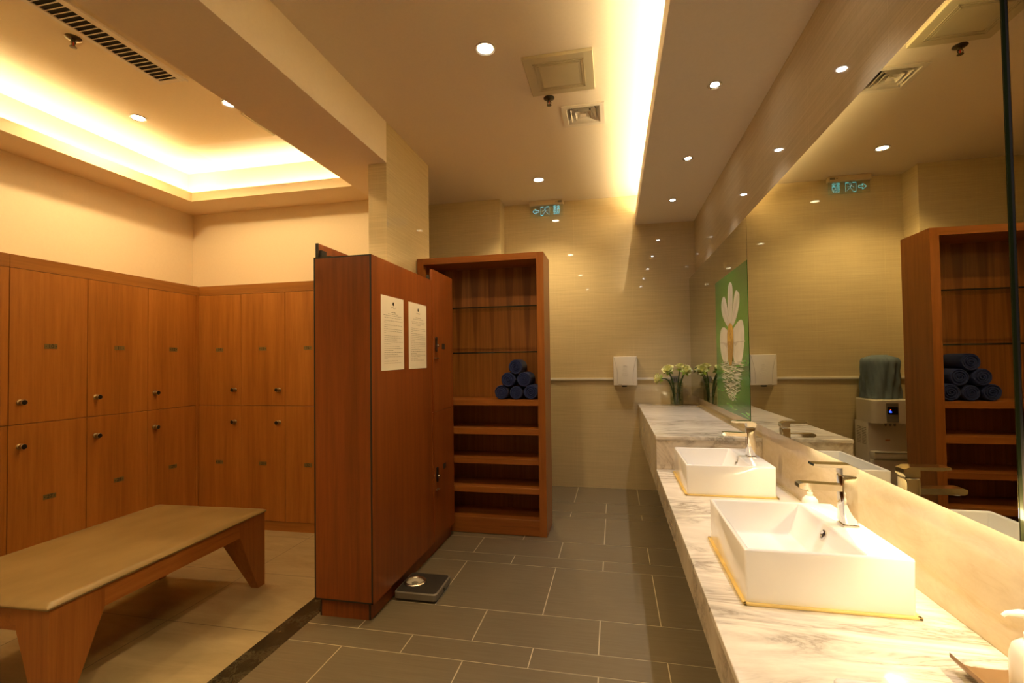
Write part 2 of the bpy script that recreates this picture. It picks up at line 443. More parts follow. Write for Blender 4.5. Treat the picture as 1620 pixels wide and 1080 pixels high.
DX0, DX1, DY0, DY1 = -.297, -.065, 3.249, 3.481      # opening for the air diffuser
mb = MB(); mb.box(XC - .2, DX0, YREAR, YB + .1, ZC, ZC + .1); mb.box(DX1, XR + .12, YREAR, YB + .1, ZC, ZC + .1)
mb.box(DX0, DX1, YREAR, DY0, ZC, ZC + .1); mb.box(DX0, DX1, DY1, YB + .1, ZC, ZC + .1); mb.box(-3.3, XC - .2, YC, YB + .1, ZC, ZC + .1)
struct('ceiling', mb, M['ceiling'], 'tan painted flat ceiling over the washroom aisle', 'ceiling')
mb = MB(); mb.box(XL - .1, XC - .2, YREAR, YL, ZC + .0002, ZC + .1)
struct('ceiling', mb, M['tray'], 'raised cream tray ceiling over the lockers', 'ceiling')
mb = MB(); mb.box(XT, XC, YREAR, YC, ZBM, ZC)           # beam between the two ceilings
mb.box(XT, XC0, YC, YL, ZBM, ZC)
struct('trim_2', mb, M['ceiling'], 'wide dropped ceiling beam running between locker area and washroom', 'beam')
# lowered margin round the tray with an upstand lip that hides the strip lights
mb = MB()
mb.box(XL, -3.60, YREAR, YL, ZBM, ZBM + .03); mb.box(-3.60, XT, 3.4827, YL, ZBM, ZBM + .03)
mb.box(-3.615, -3.60, YREAR, 3.4977, ZBM + .03, 2.866); mb.box(-3.60, XT, 3.4827, 3.4977, ZBM + .03, 2.866)
mb.box(XL, -3.757, YREAR, YL, ZBM + .03, ZC); mb.box(-3.757, XT, 3.60, YL, ZBM + .03, ZC)
struct('trim_3', mb, M['tray'], 'cream cove margin framing the lit tray ceiling', 'cove')
# soffit over the counter: slab, fascia lip, open slot above
mb = MB(); mb.box(.2428, XR, YREAR, YB, ZS, ZS + .03); mb.box(.2428, .258, YREAR, YB, ZS + .03, 2.895)
struct('trim_4', mb, M['ceiling'], 'lowered ceiling soffit running above the wash counter', 'soffit')

# strip lights in the coves
def strip(x0, x1, y0, y1, z0, z1, m, label):
    mb = MB(); mb.box(x0, x1, y0, y1, z0, z1)
    tag(mb.build('strip_light', m), label, 'strip light', 'hidden cove strip lights')
strip(-3.71, -3.67, -.9, 3.55, ZBM + .03, ZBM + .042, M['led_tray'], 'warm strip light hidden in the cove along the left wall')
strip(-3.64, -2.08, 3.53, 3.57, ZBM + .03, ZBM + .042, M['led_tray'], 'warm strip light hidden in the cove along the far locker wall')
strip(.36, .56, -2.0, 5.10, ZS + .03, ZS + .042, M['led_cove'], 'warm strip light hidden in the slot above the counter soffit')

# ------------------------------------------------------------------ lamps
def lamp_spot(loc, energy, col, angle=120, blend=.6, radius=.035):
    l = bpy.data.lights.new('lamp', 'SPOT'); l.energy = energy; l.color = col[:3]; l.spot_size = math.radians(angle); l.spot_blend = blend; l.shadow_soft_size = radius
    o = bpy.data.objects.new('lamp', l); o.location = loc; COL.objects.link(o); return o
LAMP_W, LAMP_H = 46, 25
def downlight(x, y, z, r, label, halo=False, group=None, e=1.0, ang=125, bl=.7):
    q_ = .60 if halo else .76
    t = thing('downlight', label, 'ceiling light', (x, y, z), group)
    mb = MB(); mb.lathe((x, y, z), [(r * q_, -.0028), (r * (q_ + .08), -.004), (r * .94, -.007), (r, -.006), (r * 1.02, -.001), (r * 1.02, .0)], 32, capb=False, capt=False)
    mb.build('trim_ring', M['chrome'] if halo else M['trim_ring'], t, 40)
    mb = MB(); mb.lathe((x, y, z), [(r * q_, -.003), (r * .4, -.0035), (.001, -.0035)], 32, capb=False)
    mb.build('lens', M['lamp_halo'] if halo else M['lamp_warm'], t)
    lamp_spot((x, y, z - .03), (LAMP_H if halo else LAMP_W) * e, HALO if halo else WARM, ang if not halo else 74, bl if not halo else 1, r * .6)
GC = 'warm downlights in the aisle ceiling'; GS = 'halogen downlights in the counter soffit'; GT = 'downlights in the tray ceiling'
downlight(-.668, 2.52, ZC, .056, 'larger near downlight glowing in the aisle ceiling left of the square panel', group=GC)
downlight(-.677, 4.48, ZC, .056, 'far downlight in the aisle ceiling above the exit sign', group=GC)
downlight(-.64, .58, ZC, .056, 'downlight in the aisle ceiling just above the viewpoint, out of frame', group=GC)
downlight(-.60, -1.4, ZC, .056, 'unseen downlight added to the aisle ceiling behind the viewpoint, out of frame', group=GC)  # unseen lamp added to fill the aisle with light
for yy, lb in ((2.612, 'nearest bright halogen spot in the counter soffit with light caustics beside it'), (3.536, 'middle bright halogen spot in the counter soffit'),
               (4.436, 'farthest bright halogen spot in the counter soffit near the tiled back wall')):
    downlight(.537, yy, ZS, .036, lb, True, GS)
downlight(.537, 1.69, ZS, .036, 'unseen halogen spot added to the counter soffit above the near basin, out of frame', True, GS)  # row continued with an unseen spot added to light the basins
downlight(.537, .77, ZS, .036, 'unseen halogen spot added to the counter soffit beside the viewpoint, out of frame', True, GS)  # another unseen spot, added for light on the near counter
downlight(-3.22, 2.685, ZC, .05, 'warm downlight in the middle of the tray ceiling above the lockers', group=GT, e=.42, ang=158, bl=.25)
downlight(-2.463, 2.674, ZC, .05, 'warm downlight in the tray ceiling half hidden by the beam', group=GT, e=.42, ang=158, bl=.25)
downlight(-2.6, .2, ZC, .05, 'unseen downlight added to the tray ceiling over the near end of the bench, out of frame', group=GT, e=.42, ang=158, bl=.25)  # added for its light on the locker area; no such fitting in view

# ------------------------------------------------------------------ ceiling fittings
def sprinkler(x, y, z, label):
    t = thing('sprinkler', label, 'sprinkler', (x, y, z), 'ceiling sprinklers')
    mb = MB(); mb.lathe((x, y, z), [(.036, 0), (.036, -.004), (.026, -.010), (.012, -.012)], 24); mb.build('escutcheon', M['bronze'], t, 40)
    mb = MB(); mb.lathe((x, y, z), [(.010, -.010), (.010, -.022), (.013, -.024)], 12)
    for s in (-1, 1): mb.tube([(x + s * .010, y, z - .022), (x + s * .014, y, z - .032), (x + s * .006, y, z - .046)], .0026, 6)
    mb.build('frame', M['bronze'], t, 40)
    mb = MB(); mb.lathe((x, y, z), [(.003, -.024), (.0034, -.034), (.003, -.044)], 8); mb.build('bulb', M['red_bulb'], t, 40)
    mb = MB(); mb.lathe((x, y, z), [(.006, -.044), (.016, -.048), (.016, -.050), (.004, -.051)], 14); mb.build('deflector', M['bronze'], t, 40)
sprinkler(-.39, 3.096, ZC, 'bronze sprinkler head in the aisle ceiling between square panel and air diffuser')
sprinkler(-2.76, 1.95, ZC, 'bronze sprinkler head in the tray ceiling beside the long grille')

# access panel
x0, x1, y0, y1 = -.486, -.088, 2.64, 3.025
t = thing('access_panel', 'square cream access panel with ribbed border in the aisle ceiling', 'ceiling panel', ((x0 + x1) / 2, (y0 + y1) / 2, ZC))
mb = MB(); mb.box(x0, x1, y0, y1, ZC - .020, ZC, .003)
mb.build('frame', M['offwhite'], t)
mb = MB()
for d in (.052, .064, .078):
    for (a, b, c, e) in ((x0 + d, x1 - d, y0 + d, y0 + d + .004), (x0 + d, x1 - d, y1 - d - .004, y1 - d), (x0 + d, x0 + d + .004, y0 + d, y1 - d), (x1 - d - .004, x1 - d, y0 + d, y1 - d)):
        mb.box(a, b, c, e, ZC - .0235, ZC - .0195)
mb.build('beading', M['offwhite'], t)
mb = MB(); mb.box(x0 + .086, x1 - .086, y0 + .086, y1 - .086, ZC - .0225, ZC - .0195, .001, 1); mb.build('door', M['offwhite'], t)

# square four-way air diffuser
x0, x1, y0, y1 = -.329, -.033, 3.222, 3.508
t = thing('air_diffuser', 'square four-way air diffuser with nested louvres in the aisle ceiling', 'air vent', ((x0 + x1) / 2, (y0 + y1) / 2, ZC))
cx, cy = (x0 + x1) / 2, (y0 + y1) / 2
def ring(mb, a0, z0, a1, z1, th=.002):
    sq = lambda a, z: [(cx - a, cy - a, z), (cx + a, cy - a, z), (cx + a, cy + a, z), (cx - a, cy + a, z)]
    mb.grid([sq(a0, z0), sq(a1, z1), sq(a1 - th, z1 + th), sq(a0 - th, z0 + th), sq(a0, z0)], closed=True)
mb = MB(); ring(mb, .146, ZC, .146, ZC - .007); ring(mb, .146, ZC - .007, .114, ZC - .007); ring(mb, .115, ZC - .007, .088, ZC + .045)
mb.build('frame', M['grille_white'], t, fix=False)
mb = MB()
for zz in (ZC + .092,): mb.ngon([(cx - .116, cy - .116, zz), (cx + .116, cy - .116, zz), (cx + .116, cy + .116, zz), (cx - .116, cy + .116, zz)])
mb.build('duct_shade', M['dark_void'], t)
mb = MB()
for a in (.086, .054): ring(mb, a, ZC - .006, a - .034, ZC + .046)
mb.hexa([(cx - .022, cy - .022, ZC - .006), (cx + .022, cy - .022, ZC - .006), (cx + .022, cy + .022, ZC - .006), (cx - .022, cy + .022, ZC - .006)],
        [(cx - .006, cy - .006, ZC + .02), (cx + .006, cy - .006, ZC + .02), (cx + .006, cy + .006, ZC + .02), (cx - .006, cy + .006, ZC + .02)])
for o in (-.03, .03): mb.box(cx + o - .004, cx + o + .004, cy - .1, cy + .1, ZC + .046, ZC + .05)
mb.build('louvre', M['grille_white'], t, fix=False)

# long linear grille in the tray ceiling
x0, x1, y0, y1 = -2.70, -2.505, .95, 2.39
t = thing('linear_grille', 'long white linear air grille with cross bars beside the ceiling beam', 'air vent', ((x0 + x1) / 2, (y0 + y1) / 2, ZC))
mb = MB()
for a, b, c, d in ((x0, x0 + .028, y0, y1), (x1 - .040, x1, y0, y1), (x0 + .028, x1 - .040, y0, y0 + .03), (x0 + .028, x1 - .040, y1 - .03, y1)): mb.box(a, b, c, d, ZC - .008, ZC, .002, 1)
mb.box(x1 - .004, x1 + .004, y0, y1 + .004, ZC - .012, ZC)
mb.build('frame', M['grille_white'], t)
mb = MB(); mb.box(x0 + .02, x1 - .03, y0 + .02, y1 - .02, ZC - .0015, ZC - .0005); mb.build('duct_shade', M['dark_void'], t)  # thin dark sheet painting the shade behind the slats
mb = MB(); yy = y0 + .045
while yy < y1 - .03:
    mb.prism([(x0 + .028, yy, ZC - .007), (x0 + .028, yy + .006, ZC - .007), (x0 + .028, yy + .010, ZC - .0016), (x0 + .028, yy + .004, ZC - .0016)], (x1 - x0 - .068, 0, 0)); yy += .0305
mb.build('slats', M['grille_white'], t)
mb = MB()
for a, b, c, d in ((-2.49, -2.32, 2.80, 2.815), (-2.49, -2.32, 3.105, 3.12), (-2.49, -2.475, 2.815, 3.105), (-2.335, -2.32, 2.815, 3.105)): mb.box(a, b, c, d, ZC - .007, ZC)
mb.box(-2.475, -2.335, 2.815, 3.105, ZC - .004, ZC)
tag(mb.build('ceiling_hatch', M['offwhite']), 'slim pale hatch in the tray ceiling partly hidden behind the beam', 'ceiling panel')

# exit sign
ys_ = 5.095
t = thing('exit_sign', 'lit glass exit sign with left arrow, running figure and cyan lettering under the ceiling', 'exit sign', (-.695, ys_, ZC))
mb = MB(); mb.box(-.875, -.505, ys_ - .022, ys_ + .03, ZC - .052, ZC, .004); mb.build('housing', M['sign_case'], t)
mb = MB(); mb.box(-.585, -.575, ys_ - .0235, ys_ - .021, ZC - .030, ZC - .020); mb.box(-.565, -.520, ys_ - .0228, ys_ - .021, ZC - .034, ZC - .014); mb.build('test_button', M['panel_grey'], t)
zt, zb = ZC - .048, 2.913
mb = MB(); mb.box(-.868, -.512, ys_, ys_ + .006, zb, zt, .001, 1); mb.build('glass_panel', M['sign_glass'], t)
yf = ys_ - .0015
mb = MB()
def stroke(pts, w=.0045, closed=False):
    w *= .72
    P = pts + ([pts[0]] if closed else [])
    for (a, b), (c, d) in zip(P, P[1:]):
        dx, dz = c - a, d - b; L = math.hypot(dx, dz) or 1; nx, nz = -dz / L * w / 2, dx / L * w / 2
        mb.ngon([(a + nx, yf, b + nz), (c + nx, yf, d + nz), (c - nx, yf, d - nz), (a - nx, yf, b - nz)])
zm = (zt + zb) / 2 - .002
stroke([(-.838, zm), (-.812, zm + .024), (-.800, zm + .024), (-.808, zm + .010), (-.772, zm + .010), (-.772, zm - .010), (-.808, zm - .010), (-.800, zm - .024), (-.812, zm - .024)], .005, True)
mb.build('arrow', M['sign_cyan'], t, fix=False)
mb = MB()
stroke([(-.750, zm + .044), (-.720, zm + .044)], .008); stroke([(-.690, zm + .044), (-.660, zm + .044)], .008)
stroke([(-.750, zm + .044), (-.750, zm - .044)], .0025); stroke([(-.660, zm + .044), (-.660, zm - .044)], .0025)
stroke([(-.750, zm - .044), (-.725, zm - .044)], .007)
for c in [(-.704 + .009 * math.cos(k * PI / 5), zm + .028 + .009 * math.sin(k * PI / 5)) for k in range(10)]: stroke([c, (c[0] + .004, c[1] + .003)], .0025)
stroke([(-.708, zm + .016), (-.700, zm - .006)], .004); stroke([(-.708, zm + .014), (-.726, zm + .006), (-.732, zm - .006)], .003)
stroke([(-.705, zm + .014), (-.690, zm + .004), (-.676, zm + .008)], .003); stroke([(-.700, zm - .006), (-.716, zm - .022), (-.722, zm - .040)], .003)
stroke([(-.700, zm - .006), (-.684, zm - .018), (-.670, zm - .034)], .003)
mb.build('running_figure', M['sign_cyan'], t, fix=False)
mb = MB()
text_faces(mb, '安全', .043, lambda u, v: (-.598 + u, yf, zm + .030 + v), 0, .88)
text_faces(mb, '出口', .043, lambda u, v: (-.598 + u, yf, zm - .004 + v), 0, .88)
text_faces(mb, 'EXIT', .026, lambda u, v: (-.598 + u, yf, zm - .035 + v), 0, 1.2)
for v in mb.bm.verts: v.co.x += .020
mb.build('lettering', M['sign_cyan'], t, fix=False)

# ------------------------------------------------------------------ lockers
def knob(parent, p, axis, mb_only=False):
    mb = MB(); mb.lathe(p, [(.017, 0), (.0175, .005), (.012, .008), (.0105, .016), (.0155, .021), (.0165, .036), (.0150, .038)], 18, axis=axis)
    k = mb.build('knob', M['brass'], parent, 40)
    mb = MB(); mb.lathe(p, [(.0150, .0375), (.0142, .0392), (.001, .0396)], 18, axis=axis, capb=False); mb.build('knob_face', M['knob_black'], k)
def plate(parent, c, u, nrm, num, w=.070, h=.031):
    c, u, nrm = Vector(c), Vector(u), Vector(nrm); z = Vector((0, 0, 1))
    P = lambda a, b, d: c + u * a + z * b + nrm * d
    mb = MB(); mb.hexa([P(-w / 2, -h / 2, 0), P(w / 2, -h / 2, 0), P(w / 2, h / 2, 0), P(-w / 2, h / 2, 0)], [P(-w / 2, -h / 2, .0015), P(w / 2, -h / 2, .0015), P(w / 2, h / 2, .0015), P(-w / 2, h / 2, .0015)])
    o = mb.build('number_plate', M['plate'], parent)
    mb = MB(); text_faces(mb, num, .032, lambda a, b: P(a, b, .002))
    for s in (-1, 1): mb.ngon([P(s * .027 + .003 * math.cos(k * PI / 4), .003 * math.sin(k * PI / 4), .002) for k in range(8)])
    mb.build('number', M['ink'], o, fix=False)
ZL, ZDT, ZDM, ZDB = 2.022, 1.944, 1.0135, .075
def locker_left(y0, up, lo, label):
    y1 = y0 + .4255; g = .0018
    t = thing('locker', label, 'locker', ((XL + XLK) / 2, (y0 + y1) / 2, 0), 'two-door wooden lockers along the walls')
    mb = MB(); mb.box(XL + .005, XLK - .02, y0 + .0006, y1 - .0006, ZDB, ZDT); mb.build('carcass', M['locker'], t)
    mb = MB(); mb.box(XL + .005, XLK - .024, y0, y1, 0, ZDB - .001); mb.build('plinth', M['locker_rail'], t)
    for za, zb, num, zk, zp in ((ZDM, ZDT, up, 1.145, 1.482), (ZDB, ZDM, lo, .883, .547)):
        mb = MB(); mb.box(XLK - .0185, XLK, y0 + g, y1 - g, za + g, zb - g, .001, 1); d = mb.build('door', M['locker'], t)
        knob(d, (XLK, y0 + .055, zk), 'x'); plate(d, (XLK, y0 + .2127, zp), (0, 1, 0), (1, 0, 0), num)
def locker_back(x0, up, lo, label):
    x1 = x0 + .4180; g = .0018
    t = thing('locker', label, 'locker', ((x0 + x1) / 2, (YL + YLK) / 2, 0), 'two-door wooden lockers along the walls')
    mb = MB(); mb.box(x0 + .0006, x1 - .0006, YLK + .02, YL - .003, ZDB, ZDT); mb.build('carcass', M['locker'], t)
    mb = MB(); mb.box(x0, x1, YLK + .003, YL - .003, 0, ZDB - .001); mb.build('plinth', M['locker_rail_x'], t)
    for za, zb, num, zk, zp in ((ZDM, ZDT, up, 1.144, 1.481), (ZDB, ZDM, lo, .880, .54)):
        mb = MB(); mb.box(x0 + g, x1 - g, YLK, YLK + .0185, za + g, zb - g, .001, 1); d = mb.build('door', M['locker'], t)
        knob(d, (x1 - .054, YLK, zk), '-y')
        if num: plate(d, (x0 + .2095, YLK, zp), (1, 0, 0), (0, -1, 0), num)
locker_left(1.6975, '9', '26', 'wooden locker cut off by the left edge of the photo, nearest on the left wall')
locker_left(2.1235, '10', '27', 'wooden locker with doors numbered 10 and 27 on the left wall')
locker_left(2.549, '11', '28', 'wooden locker on the left wall, second from the corner')
locker_left(2.9745, '12', '29', 'wooden locker on the left wall next to the corner')
locker_back(-3.462, '14', '30', 'wooden locker on the far wall just right of the corner')
locker_back(-3.0445, '15', '31', 'wooden locker on the far wall, second from the corner')
locker_back(-2.6265, '16', '32', 'wooden locker on the far wall, half hidden by the freestanding cherry lockers')
locker_back(-2.2085, None, None, 'wooden locker on the far wall wholly behind the freestanding cherry lockers')
mb = MB(); mb.box(XL + .005, XLK, 3.4005, YL - .003, 0, ZDT)
struct('trim_6', mb, M['locker'])
mb = MB(); mb.box(XL + .005, XLK + .001, 2.1235, 3.4243, ZDT, ZL)
struct('trim_7', mb, M['locker_rail'], 'horizontal grained wooden top rail above the left wall lockers', 'rail')
mb = MB(); mb.box(XL + .005, XLK + .001, 1.6975, 2.1215, ZDT, ZL)
struct('trim_8', mb, M['locker_rail'], 'short wooden top rail above the nearest left locker', 'rail')
mb = MB(); mb.box(XL + .005, -1.79, YLK - .001, YL - .003, ZDT + .0005, ZL)
struct('trim_9', mb, M['locker_rail_x'], 'wooden top rail above the far wall lockers', 'rail')

# ------------------------------------------------------------------ freestanding cherry locker unit
IX0, IX1, IY0, IY1, IZ0, IZ1, IZT = -1.586, -1.244, 2.30, 3.142, .097, 1.926, 2.009
IYE = 3.60
t = thing('locker_island', 'freestanding reddish cherry locker unit with black edging and two notices on its side', 'locker unit', (-1.415, 2.95, 0))
mb = MB(); mb.box(-1.570, -1.264, IY0 + .02, IYE, IZ0 + .002, IZ1 - .012); mb.build('carcass', M['island'], t)
mb = MB(); mb.box(-1.568, -1.276, 2.325, IYE - .01, 0, IZ0); mb.build('plinth', M['island'], t)
mb = MB(); mb.box(IX0 + .008, IX1 - .012, IY0, IY0 + .019, IZ0 + .008, IZ1 - .006); mb.build('end_panel', M['island'], t)
mb = MB()
mb.box(IX0, IX0 + .008, IY0 - .0005, IY0 + .019, IZ0, IZ1); mb.box(IX1 - .012, IX1 - .003, IY0 - .0005, IY0 + .019, IZ0, IZ1)
mb.box(IX0, IX1 - .003, IY0 - .0005, IY0 + .019, IZ1 - .006, IZ1 + .001); mb.box(IX0, IX1 - .003, IY0 - .0005, IY0 + .019, IZ0, IZ0 + .008)
mb.box(-1.569, -1.560, 2.3245, 2.33, .001, IZ0); mb.box(-1.284, -1.2755, 2.3245, 2.33, .001, IZ0)
mb.box(IX1 - .021, IX1 - .013, IY1, IY1 + .018, IZ0 + .001, IZ1 - .002)  # black strip standing in for the shadow in the gap beside the doors
mb.box(-1.5701, -1.262, IY0 + .019, IY0 + .026, IZ1 - .013, IZ1 + .004)
mb.build('edge_band', M['edge_black'], t)
mb = MB(); mb.box(IX1 - .019, IX1, IY0 + .0005, IY1, IZ0, IZ1); mb.build('side_panel', M['island'], t)
for za, zb, zl, zh, zp, num in ((1.003, IZT, 1.479, 1.380, 1.468, '34'), (IZ0 + .001, 1.0, .556, .452, .585, '35')):
    mb = MB(); mb.box(IX1 - .019, IX1, IY1 + .0185, 3.585, za, zb, .001, 1); d = mb.build('door', M['island'], t)
    mb = MB(); yl = 3.217
    mb.prism([(IX1 - .001, yl + .014 * math.cos(a) * (1 if abs(math.sin(a)) > .3 else .75), zl + (.038 if math.sin(a) > 0 else -.038) + .014 * math.sin(a)) for a in [k * PI / 8 for k in range(16)]], (.011, 0, 0))
    k_ = mb.build('lock', M['knob_black'], d)
    mb = MB(); mb.lathe((IX1 + .010, yl, zl - .010), [(.010, 0), (.010, .012), (.006, .014)], 14, axis='x'); mb.build('key_cylinder', M['chrome'], k_, 40)
    mb = MB(); mb.box(IX1, IX1 + .012, yl - .030, yl + .030, zh - .004, zh + .005, .002); mb.build('handle', M['steel'], d)
    mb = MB(); mb.box(IX1 - .0005, IX1 + .0015, 3.342, 3.400, zp - .020, zp + .020); mb.build('number_plate', M['ink'], d)
for ya, yb in ((2.318, 2.715), (2.718, 3.115)):
    for za, zb in ((1.003, IZT), (IZ0 + .001, 1.0)):
        mb = MB(); mb.box(IX0, -1.571, ya, yb, za, zb, .001, 1); d = mb.build('door', M['island'], t)
        mb = MB(); mb.box(IX0 - .0005, -1.5705, ya - .001, ya + .004, za, zb); mb.build('edge_band', M['edge_black'], d)
mb = MB(); mb.box(-1.570, -1.553, 2.326, 2.37, IZ1 - .012, IZ1 + .045); mb.box(-1.556, -1.50, 2.326, 2.36, IZ1 - .012, IZ1 + .012); mb.build('hinge', M['edge_black'], t)
mb = MB(); mb.box(-1.285, -1.265, 3.150, 3.19, IZ1 - .013, IZ1 + .040); mb.build('hinge', M['edge_black'], t)

# notices on the side panel (text far below reading size: rows of printed words)
def notice(y0, y1, z0, z1, label, head, body, seed, skew):
    rnd = random.Random(seed); xs = IX1 + .0008
    W, H = y1 - y0, z1 - z0
    t = thing('notice', label, 'notice', (xs, (y0 + y1) / 2, z0), 'white notices on the cherry side panel')
    P = lambda u, v, d=0: (xs + d + (.0006 if 0 else 0), y0 + u * W, z1 - v * H + skew * u)
    mb = MB(); mb.hexa([P(0, 1), P(1, 1), P(1, 0), P(0, 0)], [P(0, 1, .0008), P(1, 1, .0008), P(1, 0, .0008), P(0, 0, .0008)]); mb.build('sheet', M['paper'], t)
    mb = MB(); d = .0012
    e = lambda cu, cv, ru, rv, n=16: mb.ngon([P(cu + ru * math.cos(2 * PI * k / n), cv + rv * math.sin(2 * PI * k / n), d) for k in range(n)])
    e(.52, head, .035, .026)
    for k in range(9): mb.ngon([P(.42 + k * .024, head + .055 + .010 * math.sin(k * 2.1), d), P(.437 + k * .024, head + .055 + .010 * math.sin(k * 2.1), d), P(.437 + k * .024, head + .047 - .008 * math.cos(k * 1.7), d)])
    mb.build('emblem', M['ink'], t, fix=False)
    mb = MB()
    def words(v, u0, u1, h=.0075):
        u = u0
        while u < u1 - .01:
            w = min(rnd.uniform(.025, .085), u1 - u)
            n = max(1, int(w / .012))
            for q in range(n):
                a = u + q * w / n; hh = h * rnd.uniform(.55, 1)
                mb.ngon([P(a, v + h - hh, d), P(a + w / n * .72, v + h - hh, d), P(a + w / n * .72, v + h, d), P(a, v + h, d)])
            u += w + .014
    for v, u0, u1, h in body: words(v, u0, u1, h)
    mb.build('printed_text', M['grey_ink'], t, fix=False)
B1 = [(.205, .42, .62, .012), (.232, .30, .74, .008), (.256, .10, .93, .008), (.285, .14, .90, .008)]
for v, u1 in ((.325, .94), (.350, .22), (.385, .94), (.412, .28), (.440, .94), (.468, .94), (.492, .22), (.530, .94), (.556, .94), (.582, .68), (.612, .94), (.640, .42), (.672, .80), (.700, .94), (.728, .52), (.756, .94), (.785, .72), (.812, .94), (.840, .26), (.872, .72), (.900, .86)): B1.append((v, .13, u1, .008))
notice(2.398, 2.685, 1.308, 1.727, 'white printed notice on cherry panel, the left and lower-hanging of the two', .095, B1, 3, .004)
B2 = [(.215, .38, .68, .012), (.240, .26, .82, .010), (.283, .14, .92, .008), (.308, .18, .88, .008), (.332, .40, .64, .008)]
for v, u1 in ((.385, .94), (.412, .94), (.438, .22), (.465, .94), (.492, .94), (.518, .94), (.545, .94), (.572, .32), (.598, .94), (.625, .94), (.652, .94), (.680, .55), (.706, .94), (.732, .94), (.760, .42), (.786, .94), (.812, .62), (.840, .48), (.868, .86)): B2.append((v, .13, u1, .008))
notice(2.757, 3.040, 1.312, 1.731, 'white printed notice on cherry panel, the right one nearest the locker doors', .10, B2, 5, .002)

# ------------------------------------------------------------------ open shelf cabinet
KX0, KX1, KY0, KY1, KZ = -1.566, -.524, 3.65, 3.975, 2.199
t = thing('shelf_cabinet', 'tall open cherry shelf cabinet holding rolled towels, behind the locker unit', 'cabinet', ((KX0 + KX1) / 2, (KY0 + KY1) / 2, 0))
for a, b in ((KX0, KX0 + .052), (KX1 - .056, KX1)):
    mb = MB(); mb.prism([(a, KY0, 0), (b, KY0, 0), (b, KY0, KZ - (.0 if a < -1 else .0)), (a, KY0, KZ)], (0, KY1 - KY0, 0)); mb.build('side_panel', M['shelfwood'], t)
mb = MB(); mb.box(KX0 + .052, KX1 - .056, KY0, KY1, KZ - .051, KZ); mb.build('top_panel', M['shelfwood_x'], t)
mb = MB(); mb.box(KX0 + .052, KX1 - .056, KY1 - .018, KY1 - .004, .0, KZ - .051); mb.build('back_panel', M['veneer'], t)
for z0, z1 in ((1.005, 1.049), (.777, .823), (.547, .589), (.321, .366)):
    mb = MB(); mb.box(KX0 + .052, KX1 - .056, KY0 + .002, KY1 - .018, z0, z1, .0015, 1); mb.build('shelf', M['shelfwood_x'], t)
mb = MB(); mb.box(KX0 + .052, KX1 - .056, KY0 + .002, KY1 - .018, .004, .124, .0015, 1); mb.build('plinth', M['shelfwood_x'], t)
for z in (1.783, 1.423):
    mb = MB(); mb.box(KX0 + .053, KX1 - .057, KY0 + .0135, KY1 - .019, z - .004, z + .004); g_ = tag(mb.build('shelf', M['thin_glass'], t), 'clear glass shelf with dark front edge')
    mb = MB(); mb.box(KX0 + .053, KX1 - .057, KY0 + .009, KY0 + .0133, z - .005, z + .005); mb.build('front_edge', M['shelf_glass'], g_)

# rolled towels: a spiral of terry seen at the ends
def towel(x, z, r, y0, label, ph):
    L = .235
    t = thing('rolled_towel', label, 'towel', (x, y0 + L / 2, z - r), 'rolled navy towels on the cabinet shelf')
    mb = MB(); n = 40
    prof = [(r * .70, .010), (r * .88, .0), (r * .97, .006), (r, .02), (r, L * .5), (r, L - .02), (r * .94, L - .005), (r * .8, L)]
    rows = []
    for rr, h in prof:
        rows.append([(x + (rr * (1 + .018 * math.sin(5 * a + ph) + .01 * math.sin(9 * a + 2 * ph + h * 20))) * math.cos(a), y0 + h, z + (rr * (1 + .018 * math.sin(3 * a + ph) + .01 * math.sin(7 * a + h * 14))) * math.sin(a)) for a in [2 * PI * k / n for k in range(n)]])
    mb.grid(rows, closed=True); mb.ngon(rows[0]); mb.ngon(rows[-1])
    mb.build('towel_body', M['towel'], t, 50)
    mb = MB(); pts = []
    for k in range(100):
        a = k * .2 + ph; q = r * (.08 + .74 * k / 99) * (1 + .06 * math.sin(a * 1.7 + ph)); pts.append((x + q * math.cos(a), y0 + .006 - .004 * (1 - k / 99), z + q * math.sin(a)))
    mb.tube(pts, r * .085, 7); mb.build('rolled_edge', M['towel'], t, 60)
r_ = .057; zs = 1.049
for x, z, lb, ph in ((-.884, zs + r_, 'rolled navy towel at the left of the bottom row of the pile', .3), (-.764, zs + .052, 'rolled navy towel in the middle of the bottom row of the pile', 2.1), (-.646, zs + r_, 'rolled navy towel at the right of the bottom row, against the cabinet side', 4.0),
                     (-.827, zs + .158, 'rolled navy towel on the left of the second row of the pile', 1.2), (-.700, zs + .158, 'rolled navy towel on the right of the second row of the pile', 5.2), (-.765, zs + .258, 'rolled navy towel on top of the pile', 3.3)):
    towel(x, z, r_ if x != -.764 else .052, 3.700 + .008 * math.sin(ph * 3), lb, ph)

# ------------------------------------------------------------------ bench
t = thing('bench', 'low wooden bench with tan leather seat pad and tapered legs in the locker area', 'bench', (-2.49, 1.985, 0))
bx0, bx1, by0, by1 = -2.875, -2.105, 1.385, 2.585
mb = MB(); nx, ny = 14, 20; rows = []
def padz(u, v):
    e = min(u, 1 - u) * (bx1 - bx0); f = min(v, 1 - v) * (by1 - by0); q = min(e, f)
    return .464 - .012 * (1 - min(1, q / .03)) ** 2 + .006 * math.sin(PI * u) * math.sin(PI * v)
us = [0, .008, .02, .04, .1, .25, .4, .5, .6, .75, .9, .96, .98, .992, 1]; vs = us
for v in vs: rows.append([(bx0 + u * (bx1 - bx0), by0 + v * (by1 - by0), padz(u, v)) for u in us])
mb.grid(rows)
per = [(bx0 + u * (bx1 - bx0), by0) for u in us] + [(bx1, by0 + v * (by1 - by0)) for v in vs[1:]] + [(bx0 + u * (bx1 - bx0), by1) for u in us[::-1][1:]] + [(bx0, by0 + v * (by1 - by0)) for v in vs[::-1][1:-1]]
